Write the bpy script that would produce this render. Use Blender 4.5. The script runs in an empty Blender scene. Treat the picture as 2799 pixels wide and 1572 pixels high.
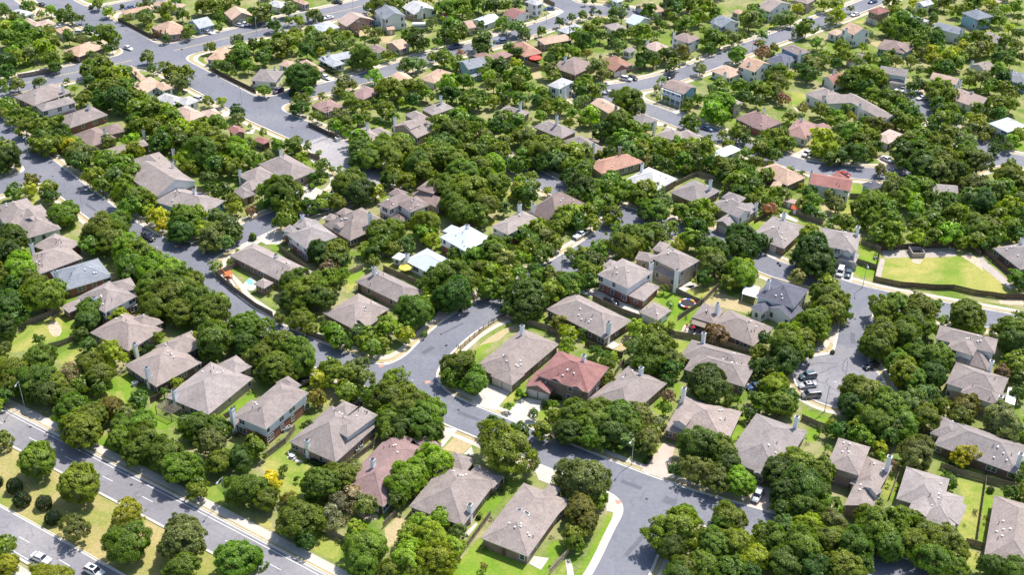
import bpy, bmesh, math, random
import numpy as np
from mathutils import Vector, Matrix
random.seed(7); np.random.seed(7)
R_ = math.radians
scene = bpy.context.scene
# ---------------------------------------------------------------- camera
CAM_H, PITCH, ROLL, F_PX = 188.0, R_(33.0), R_(1.2), 3400.0
W_PX, H_PX = 2799.0, 1572.0
cam_d = bpy.data.cameras.new("camera"); cam = bpy.data.objects.new("camera", cam_d)
scene.collection.objects.link(cam); scene.camera = cam
cam_d.sensor_width = 36.0; cam_d.lens = F_PX / W_PX * 36.0
cam_d.clip_start = 1.0; cam_d.clip_end = 20000.0
Fv = Vector((0, math.cos(PITCH), -math.sin(PITCH))); Uv = Vector((0, math.sin(PITCH), math.cos(PITCH))); Xv = Vector((1, 0, 0))
Xr = Xv * math.cos(ROLL) + Uv * math.sin(ROLL); Ur = Uv * math.cos(ROLL) - Xv * math.sin(ROLL)
cam.matrix_world = Matrix(((Xr.x, Ur.x, -Fv.x, 0), (Xr.y, Ur.y, -Fv.y, 0), (Xr.z, Ur.z, -Fv.z, CAM_H), (0, 0, 0, 1)))
# ---------------------------------------------------------------- world, sun, exposure
world = bpy.data.worlds.new("World"); scene.world = world; world.use_nodes = True
SUN_EL, SUN_AZ = R_(61), R_(47)          # azimuth measured from +x towards +y
wn = world.node_tree; sky = wn.nodes.new('ShaderNodeTexSky'); sky.sky_type = 'NISHITA'; sky.sun_disc = False
sky.sun_elevation = SUN_EL; sky.sun_rotation = R_(90) - SUN_AZ
sky.air_density = 1.0; sky.dust_density = 1.5; sky.altitude = 200
wn.links.new(sky.outputs[0], wn.nodes['Background'].inputs[0]); wn.nodes['Background'].inputs[1].default_value = 0.15
sd = bpy.data.lights.new("sun", 'SUN'); sd.energy = 4.6; sd.angle = R_(0.5); sd.color = (1.0, 0.955, 0.89)
sun = bpy.data.objects.new("sun", sd); scene.collection.objects.link(sun)
sun_dir = Vector((math.cos(SUN_EL) * math.cos(SUN_AZ), math.cos(SUN_EL) * math.sin(SUN_AZ), math.sin(SUN_EL)))
sun.rotation_euler = sun_dir.to_track_quat('Z', 'Y').to_euler(); sun.location = (0, 300, 400)
scene.view_settings.view_transform = 'Standard'; scene.view_settings.look = 'None'
scene.view_settings.exposure = 0.46; scene.view_settings.gamma = 1.0
scene.view_settings.use_curve_mapping = False
scene.render.engine = 'CYCLES'
# ---------------------------------------------------------------- photograph tile coordinates to points of the place
TS = 3.6175
TO = {}
for r_, y_ in zip('abcd', (0, 391, 782, 1172)):
    for c_, x_ in zip('1234', (0, 700, 1400, 2099)): TO[r_ + c_] = (x_, y_)
def ray(t, x, y):
    px = TO[t][0] + x / TS - W_PX / 2; py = H_PX / 2 - (TO[t][1] + y / TS)
    return Xr * px + Ur * py + Fv * F_PX
def at(t, x, y, z=0.0):
    d = ray(t, x, y); k = (CAM_H - z) / -d.z
    return Vector((d.x * k, d.y * k, z))
def mpp(t, x, y, z=0.0):       # metres per tile pixel
    d = ray(t, x, y); k = (CAM_H - z) / -d.z
    return k / TS
def pts_of(s):
    out = []
    for w in s.split():
        a, b = w.split(','); out.append((float(a), float(b)))
    return out
# ---------------------------------------------------------------- object helpers
COL = scene.collection
def link(o, parent=None):
    COL.objects.link(o)
    if parent is not None: o.parent = parent
    return o
def empty(name, loc, rz=0.0):
    o = bpy.data.objects.new(name, None); o.location = loc; o.rotation_euler = (0, 0, rz); o.empty_display_size = 0.5
    return link(o)
def tag(o, label=None, cat=None, group=None, kind=None):
    if label: o['label'] = label
    if cat: o['category'] = cat
    if group: o['group'] = group
    if kind: o['kind'] = kind
    return o
class MB:
    def __init__(s): s.v = []; s.f = []
    def poly(s, pts):
        n = len(s.v); s.v += [tuple(p) for p in pts]; s.f.append(tuple(range(n, n + len(pts))))
    def box(s, x0, x1, y0, y1, z0, z1, M=None):
        c = [(x0, y0, z0), (x1, y0, z0), (x1, y1, z0), (x0, y1, z0), (x0, y0, z1), (x1, y0, z1), (x1, y1, z1), (x0, y1, z1)]
        if M is not None: c = [tuple(M @ Vector(p)) for p in c]
        n = len(s.v); s.v += c
        s.f += [tuple(n + i for i in q) for q in ((0, 3, 2, 1), (4, 5, 6, 7), (0, 1, 5, 4), (1, 2, 6, 5), (2, 3, 7, 6), (3, 0, 4, 7))]
    def tube(s, a, b, ra, rb, n=6, caps=True):
        a = Vector(a); b = Vector(b); d = (b - a).normalized(); u = d.orthogonal().normalized(); w = d.cross(u); k = len(s.v)
        for p, r in ((a, ra), (b, rb)):
            for i in range(n):
                t = 2 * math.pi * i / n; s.v.append(tuple(p + u * (r * math.cos(t)) + w * (r * math.sin(t))))
        for i in range(n): j = (i + 1) % n; s.f.append((k + i, k + j, k + n + j, k + n + i))
        if caps: s.f.append(tuple(range(k + n, k + 2 * n))); s.f.append(tuple(range(k + n - 1, k - 1, -1)))
    def mesh(s, name, mat=None, smooth=False):
        m = bpy.data.meshes.new(name); m.from_pydata(s.v, [], s.f)
        if mat: m.materials.append(mat)
        if smooth: m.polygons.foreach_set('use_smooth', [True] * len(m.polygons))
        m.update(); return m
    def build(s, name, mat, parent=None, smooth=False, color=None):
        o = bpy.data.objects.new(name, s.mesh(name, mat, smooth))
        if color: o.color = (*color, 1)
        return link(o, parent)
# ---------------------------------------------------------------- materials
MATS = {}
def nodes_of(name):
    m = bpy.data.materials.new(name); m.use_nodes = True; MATS[name] = m
    return m, m.node_tree.nodes, m.node_tree.links, m.node_tree.nodes['Principled BSDF']
def mixc(nt, fac, a, b, blend='MIX'):
    n = nt.nodes.new('ShaderNodeMix'); n.data_type = 'RGBA'; n.blend_type = blend
    for i, v in ((0, fac), (6, a), (7, b)):
        if isinstance(v, bpy.types.NodeSocket): nt.links.new(v, n.inputs[i])
        elif i == 0: n.inputs[0].default_value = v
        else: n.inputs[i].default_value = (*v, 1) if len(v) == 3 else v
    return n.outputs[2]
def noise(nt, scale, detail=3, rough=0.55, vec=None, dist=0.0):
    n = nt.nodes.new('ShaderNodeTexNoise'); n.inputs['Scale'].default_value = scale; n.inputs['Detail'].default_value = detail
    n.inputs['Roughness'].default_value = rough; n.inputs['Distortion'].default_value = dist
    if vec is not None: nt.links.new(vec, n.inputs['Vector'])
    return n.outputs[0]
def ramp(nt, fac, stops):
    n = nt.nodes.new('ShaderNodeValToRGB'); nt.links.new(fac, n.inputs[0]); el = n.color_ramp.elements
    while len(el) < len(stops): el.new(0.5)
    for e, (p, c) in zip(el, stops): e.position = p; e.color = (*c, 1) if len(c) == 3 else c
    return n.outputs[0]
def gray(v): return (v, v, v)
def wpos(nt):
    return nt.nodes.new('ShaderNodeNewGeometry').outputs['Position']
def opos(nt):
    return nt.nodes.new('ShaderNodeTexCoord').outputs['Object']
def bump(nt, h, strength, dist, bs):
    n = nt.nodes.new('ShaderNodeBump'); n.inputs['Strength'].default_value = strength; n.inputs['Distance'].default_value = dist
    nt.links.new(h, n.inputs['Height']); nt.links.new(n.outputs[0], bs.inputs['Normal'])
def simple(name, c, rough=0.7, var=0.12, scale=1.5, metallic=0.0, spec=0.3):
    m, N, L, b = nodes_of(name); nt = m.node_tree
    n = ramp(nt, noise(nt, scale, 4, 0.6, wpos(nt)), [(0.3, gray(1 - var)), (0.7, gray(1 + var * 0.6))])
    L.new(mixc(nt, 1.0, c, n, 'MULTIPLY'), b.inputs['Base Color'])
    b.inputs['Roughness'].default_value = rough; b.inputs['Metallic'].default_value = metallic
    b.inputs['Specular IOR Level'].default_value = spec
    return m
def object_tinted(name, rough, fine, finev, big, bigv, spec=0.25, rows=None):
    m, N, L, b = nodes_of(name); nt = m.node_tree; P = wpos(nt)
    oc = N.new('ShaderNodeObjectInfo').outputs['Color']
    n1 = ramp(nt, noise(nt, fine, 2, 0.7, P), [(0.3, gray(1 - finev)), (0.72, gray(1 + finev))])
    n2 = ramp(nt, noise(nt, big, 4, 0.6, P), [(0.3, gray(1 - bigv)), (0.7, gray(1 + bigv * 0.5))])
    c = mixc(nt, 1.0, oc, n1, 'MULTIPLY'); c = mixc(nt, 1.0, c, n2, 'MULTIPLY')
    if name == 'roof_shingles':
        mp = N.new('ShaderNodeMapping'); mp.inputs['Scale'].default_value = (1, 1, .25); L.new(P, mp.inputs[0])
        c = mixc(nt, 1.0, c, ramp(nt, noise(nt, 0.9, 5, 0.7, mp.outputs[0], 0.8), [(0.32, (.80, .79, .80)), (0.55, (1, 1, 1)), (0.75, (1.10, 1.08, 1.05))]), 'MULTIPLY')
    L.new(c, b.inputs['Base Color']); b.inputs['Roughness'].default_value = rough; b.inputs['Specular IOR Level'].default_value = spec
    if rows:
        w = N.new('ShaderNodeTexWave'); w.bands_direction = 'Z'; w.inputs['Scale'].default_value = rows; w.inputs['Distortion'].default_value = 0.4
        L.new(P, w.inputs['Vector']); bump(nt, w.outputs[1], 0.25, 0.02, b)
    return m
shingle = object_tinted('roof_shingles', 0.9, 3.6, 0.22, 0.3, 0.16, rows=1.6)
metal_roof = object_tinted('standing_seam_metal', 0.45, 1.0, 0.03, 0.3, 0.05, 0.5)
siding = object_tinted('lap_siding', 0.75, 1.2, 0.05, 0.4, 0.06, 0.25, rows=5.0)
carpaint = object_tinted('car_paint', 0.25, 0.5, 0.0, 0.5, 0.02, 0.6); carpaint.node_tree.nodes['Principled BSDF'].inputs['Coat Weight'].default_value = 0.6
def brick_mat(name, c1, c2, mortar):
    m, N, L, b = nodes_of(name); nt = m.node_tree
    # brick courses follow the height; the run uses x+y so that it works on walls of any bearing
    P = wpos(nt); sp = N.new('ShaderNodeSeparateXYZ'); L.new(P, sp.inputs[0])
    add = N.new('ShaderNodeMath'); add.operation = 'ADD'; L.new(sp.outputs[0], add.inputs[0]); L.new(sp.outputs[1], add.inputs[1])
    cb = N.new('ShaderNodeCombineXYZ'); L.new(add.outputs[0], cb.inputs[0]); L.new(sp.outputs[2], cb.inputs[1])
    bt = N.new('ShaderNodeTexBrick'); L.new(cb.outputs[0], bt.inputs['Vector']); bt.inputs['Scale'].default_value = 1.0
    bt.inputs['Brick Width'].default_value = 0.4; bt.inputs['Row Height'].default_value = 0.12; bt.inputs['Mortar Size'].default_value = 0.012
    bt.inputs['Color1'].default_value = (*c1, 1); bt.inputs['Color2'].default_value = (*c2, 1); bt.inputs['Mortar'].default_value = (*mortar, 1)
    n = ramp(nt, noise(nt, 0.8, 4, 0.6, P), [(0.3, gray(0.8)), (0.7, gray(1.15))])
    L.new(mixc(nt, 1.0, bt.outputs[0], n, 'MULTIPLY'), b.inputs['Base Color']); b.inputs['Roughness'].default_value = 0.85
    return m
WALL = {
 'r': brick_mat('red_brick', (0.30, 0.085, 0.06), (0.23, 0.06, 0.045), (0.3, 0.26, 0.22)),
 'b': brick_mat('brown_brick', (0.27, 0.17, 0.125), (0.2, 0.125, 0.095), (0.33, 0.29, 0.25)),
 't': brick_mat('tan_brick', (0.46, 0.36, 0.27), (0.38, 0.29, 0.215), (0.45, 0.4, 0.34)),
 'p': brick_mat('pinkish_brick', (0.42, 0.26, 0.21), (0.33, 0.2, 0.165), (0.45, 0.4, 0.36)),
 'k': brick_mat('dark_brown_brick', (0.15, 0.09, 0.07), (0.11, 0.065, 0.05), (0.2, 0.17, 0.15)),
 'w': simple('white_siding', (0.72, 0.72, 0.71), 0.7, 0.06, 0.6), 'u': simple('blue_siding', (0.26, 0.42, 0.55), 0.7, 0.08, 0.6),
 'e': simple('teal_siding', (0.24, 0.38, 0.38), 0.7, 0.08, 0.6)}
ROOFC = {'G': (0.338, 0.288, 0.268), 'g': (0.32, 0.30, 0.30), 'B': (0.31, 0.24, 0.22), 'P': (0.36, 0.235, 0.215), 'R': (0.34, 0.165, 0.145),
 'O': (0.56, 0.385, 0.285), 'Q': (0.55, 0.41, 0.345), 'W': (0.52, 0.57, 0.63), 'L': (0.50, 0.51, 0.53), 'S': (0.27, 0.295, 0.335), 'D': (0.16, 0.16, 0.20), 'T': (0.47, 0.27, 0.20)}
white_trim = simple('white_trim', (0.74, 0.74, 0.72), 0.6, 0.04); chimney_mat = simple('chimney_siding', (0.88, 0.88, 0.87), 0.7, 0.05)
fascia_mat = simple('fascia_board', (0.50, 0.46, 0.42), 0.7, 0.05)
glass = simple('window_glass', (0.025, 0.035, 0.05), 0.12, 0.0, spec=0.8); glass2 = simple('car_glass', (0.015, 0.02, 0.03), 0.08, 0.0, spec=0.9)
dark_metal = simple('dark_metal', (0.05, 0.05, 0.055), 0.5, 0.05); galv = simple('galvanised_steel', (0.5, 0.53, 0.55), 0.4, 0.05, metallic=0.4)
rubber = simple('tyre_rubber', (0.02, 0.02, 0.02), 0.85, 0.0); alloy = simple('alloy_rim', (0.5, 0.5, 0.52), 0.35, 0.0, metallic=0.6)
wood_grey = simple('weathered_wood', (0.24, 0.195, 0.155), 0.85, 0.25, 2.5); wood_sun = simple('sunlit_wood', (0.42, 0.33, 0.25), 0.85, 0.18, 2.5)  # second wood: lighter copy for fences, with sunlight put into its colour
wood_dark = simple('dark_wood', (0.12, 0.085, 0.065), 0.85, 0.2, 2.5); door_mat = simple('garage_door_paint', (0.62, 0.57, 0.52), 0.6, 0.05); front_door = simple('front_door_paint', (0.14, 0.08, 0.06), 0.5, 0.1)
concrete = simple('pale_concrete', (0.53, 0.485, 0.43), 0.9, 0.16, 0.35); pinkconc = simple('pink_concrete', (0.53, 0.43, 0.365), 0.9, 0.17, 0.3)
kerb_mat = simple('kerb_concrete', (0.62, 0.57, 0.50), 0.9, 0.12, 0.5); walk_mat = simple('sidewalk_concrete', (0.56, 0.50, 0.43), 0.9, 0.2, 0.25)
sand_mat = simple('sand', (0.52, 0.42, 0.31), 0.95, 0.25, 1.2); embank = simple('embankment_concrete', (0.42, 0.37, 0.33), 0.9, 0.15, 0.5)
marking_w = simple('white_road_paint', (0.74, 0.74, 0.74), 0.7, 0.12, 0.8); marking_y = simple('yellow_road_paint', (0.62, 0.50, 0.24), 0.7, 0.15, 0.8)
tactile_mat = simple('tactile_red', (0.50, 0.28, 0.22), 0.85, 0.1); tar = simple('tar_sealant', (0.05, 0.05, 0.06), 0.6, 0.1)
def asphalt_mat(name, base, warm):
    m, N, L, b = nodes_of(name); nt = m.node_tree; P = wpos(nt)
    c = ramp(nt, noise(nt, 0.045, 5, 0.6, P, 0.6), [(0.3, tuple(x * 0.86 for x in base)), (0.5, base), (0.7, warm)])
    c = mixc(nt, 1.0, c, ramp(nt, noise(nt, 0.9, 4, 0.65, P), [(0.3, gray(0.86)), (0.7, gray(1.08))]), 'MULTIPLY')
    c = mixc(nt, 1.0, c, ramp(nt, noise(nt, 14, 2, 0.7, P), [(0.3, gray(0.9)), (0.7, gray(1.1))]), 'MULTIPLY')
    n = nt.nodes.new('ShaderNodeTexVoronoi'); n.feature = 'DISTANCE_TO_EDGE'; n.inputs['Scale'].default_value = 0.11
    v = nt.nodes.new('ShaderNodeVectorMath'); v.operation = 'ADD'; nt.links.new(P, v.inputs[0])
    nn = nt.nodes.new('ShaderNodeTexNoise'); nn.inputs['Scale'].default_value = 0.35; nn.inputs['Detail'].default_value = 4; nt.links.new(P, nn.inputs['Vector'])
    sc = nt.nodes.new('ShaderNodeVectorMath'); sc.operation = 'SCALE'; sc.inputs['Scale'].default_value = 7.0; nt.links.new(nn.outputs[1], sc.inputs[0]); nt.links.new(sc.outputs[0], v.inputs[1])
    nt.links.new(v.outputs[0], n.inputs['Vector'])
    c = mixc(nt, ramp(nt, n.outputs[0], [(0.0, gray(0.42)), (0.014, gray(0.0))]), c, (0.05, 0.05, 0.06))
    L.new(c, b.inputs['Base Color']); b.inputs['Roughness'].default_value = 0.85
    return m
asphalt = asphalt_mat('asphalt', (0.176, 0.180, 0.212), (0.222, 0.220, 0.240)); asphalt_p = asphalt_mat('aged_asphalt', (0.235, 0.225, 0.245), (0.29, 0.275, 0.28))
asphalt_c = asphalt_mat('pale_street_surface', (0.33, 0.31, 0.32), (0.40, 0.37, 0.36))
def grass_mat(name, a, b_, dry, dryness):
    m, N, L, b = nodes_of(name); nt = m.node_tree; P = wpos(nt)
    c = ramp(nt, noise(nt, 0.12, 5, 0.62, P, 0.5), [(0.32, a), (0.62, b_)])
    c = mixc(nt, ramp(nt, noise(nt, 0.07, 6, 0.65, P, 1.0), [(0.5 - dryness * 0.25, gray(0)), (0.72 - dryness * 0.2, gray(0.85))]), c, dry)
    c = mixc(nt, 1.0, c, ramp(nt, noise(nt, 1.6, 5, 0.7, P), [(0.25, gray(0.72)), (0.75, gray(1.25))]), 'MULTIPLY')
    L.new(c, b.inputs['Base Color']); b.inputs['Roughness'].default_value = 0.95; b.inputs['Specular IOR Level'].default_value = 0.1
    return m
GR = {'g': grass_mat('bright_lawn', (0.125, 0.225, 0.022), (0.185, 0.29, 0.032), (0.30, 0.30, 0.07), 0.15),
      'y': grass_mat('yellow_green_lawn', (0.155, 0.245, 0.035), (0.225, 0.285, 0.05), (0.42, 0.36, 0.12), 0.4),  # lawns whose own grass is yellowish green
      't': grass_mat('dry_lawn', (0.30, 0.285, 0.115), (0.40, 0.345, 0.19), (0.46, 0.36, 0.21), 0.8)}
ground_mat = grass_mat('ground_cover', (0.10, 0.17, 0.026), (0.175, 0.24, 0.04), (0.36, 0.31, 0.18), 0.4)
median_mat = grass_mat('median_grass', (0.17, 0.225, 0.045), (0.29, 0.285, 0.075), (0.42, 0.33, 0.16), 0.55)
def leaf_mat():
    m, N, L, b = nodes_of('foliage'); nt = m.node_tree
    oc = N.new('ShaderNodeObjectInfo').outputs['Color']
    at_ = N.new('ShaderNodeAttribute'); at_.attribute_name = 'tint'; base = mixc(nt, 1.0, oc, at_.outputs['Color'], 'MULTIPLY')
    g = N.new('ShaderNodeNewGeometry')
    rnd = ramp(nt, g.outputs['Random Per Island'], [(0.0, (0.62, 0.66, 0.62)), (0.55, (0.95, 0.98, 0.92)), (0.86, (1.28, 1.22, 1.12)), (1.0, (1.8, 1.65, 1.8))])  # top stops paint sunlit highlights into the colour of random leaves
    cl = ramp(nt, noise(nt, 0.55, 3, 0.6, g.outputs['Position']), [(0.3, (0.75, 0.8, 0.8)), (0.7, (1.25, 1.2, 1.0))])
    c = mixc(nt, 1.0, base, rnd, 'MULTIPLY'); c = mixc(nt, 1.0, c, cl, 'MULTIPLY')
    L.new(c, b.inputs['Base Color']); b.inputs['Roughness'].default_value = 0.42; b.inputs['Specular IOR Level'].default_value = 0.45
    tr = N.new('ShaderNodeBsdfTranslucent'); L.new(mixc(nt, 1.0, c, (1.1, 1.35, 0.5), 'MULTIPLY'), tr.inputs['Color'])
    mx = N.new('ShaderNodeMixShader'); mx.inputs[0].default_value = 0.5; L.new(b.outputs[0], mx.inputs[1]); L.new(tr.outputs[0], mx.inputs[2])
    L.new(mx.outputs[0], N['Material Output'].inputs['Surface'])
    return m
foliage = leaf_mat(); bark = simple('bark', (0.13, 0.10, 0.08), 0.95, 0.25, 2.0)
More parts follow.
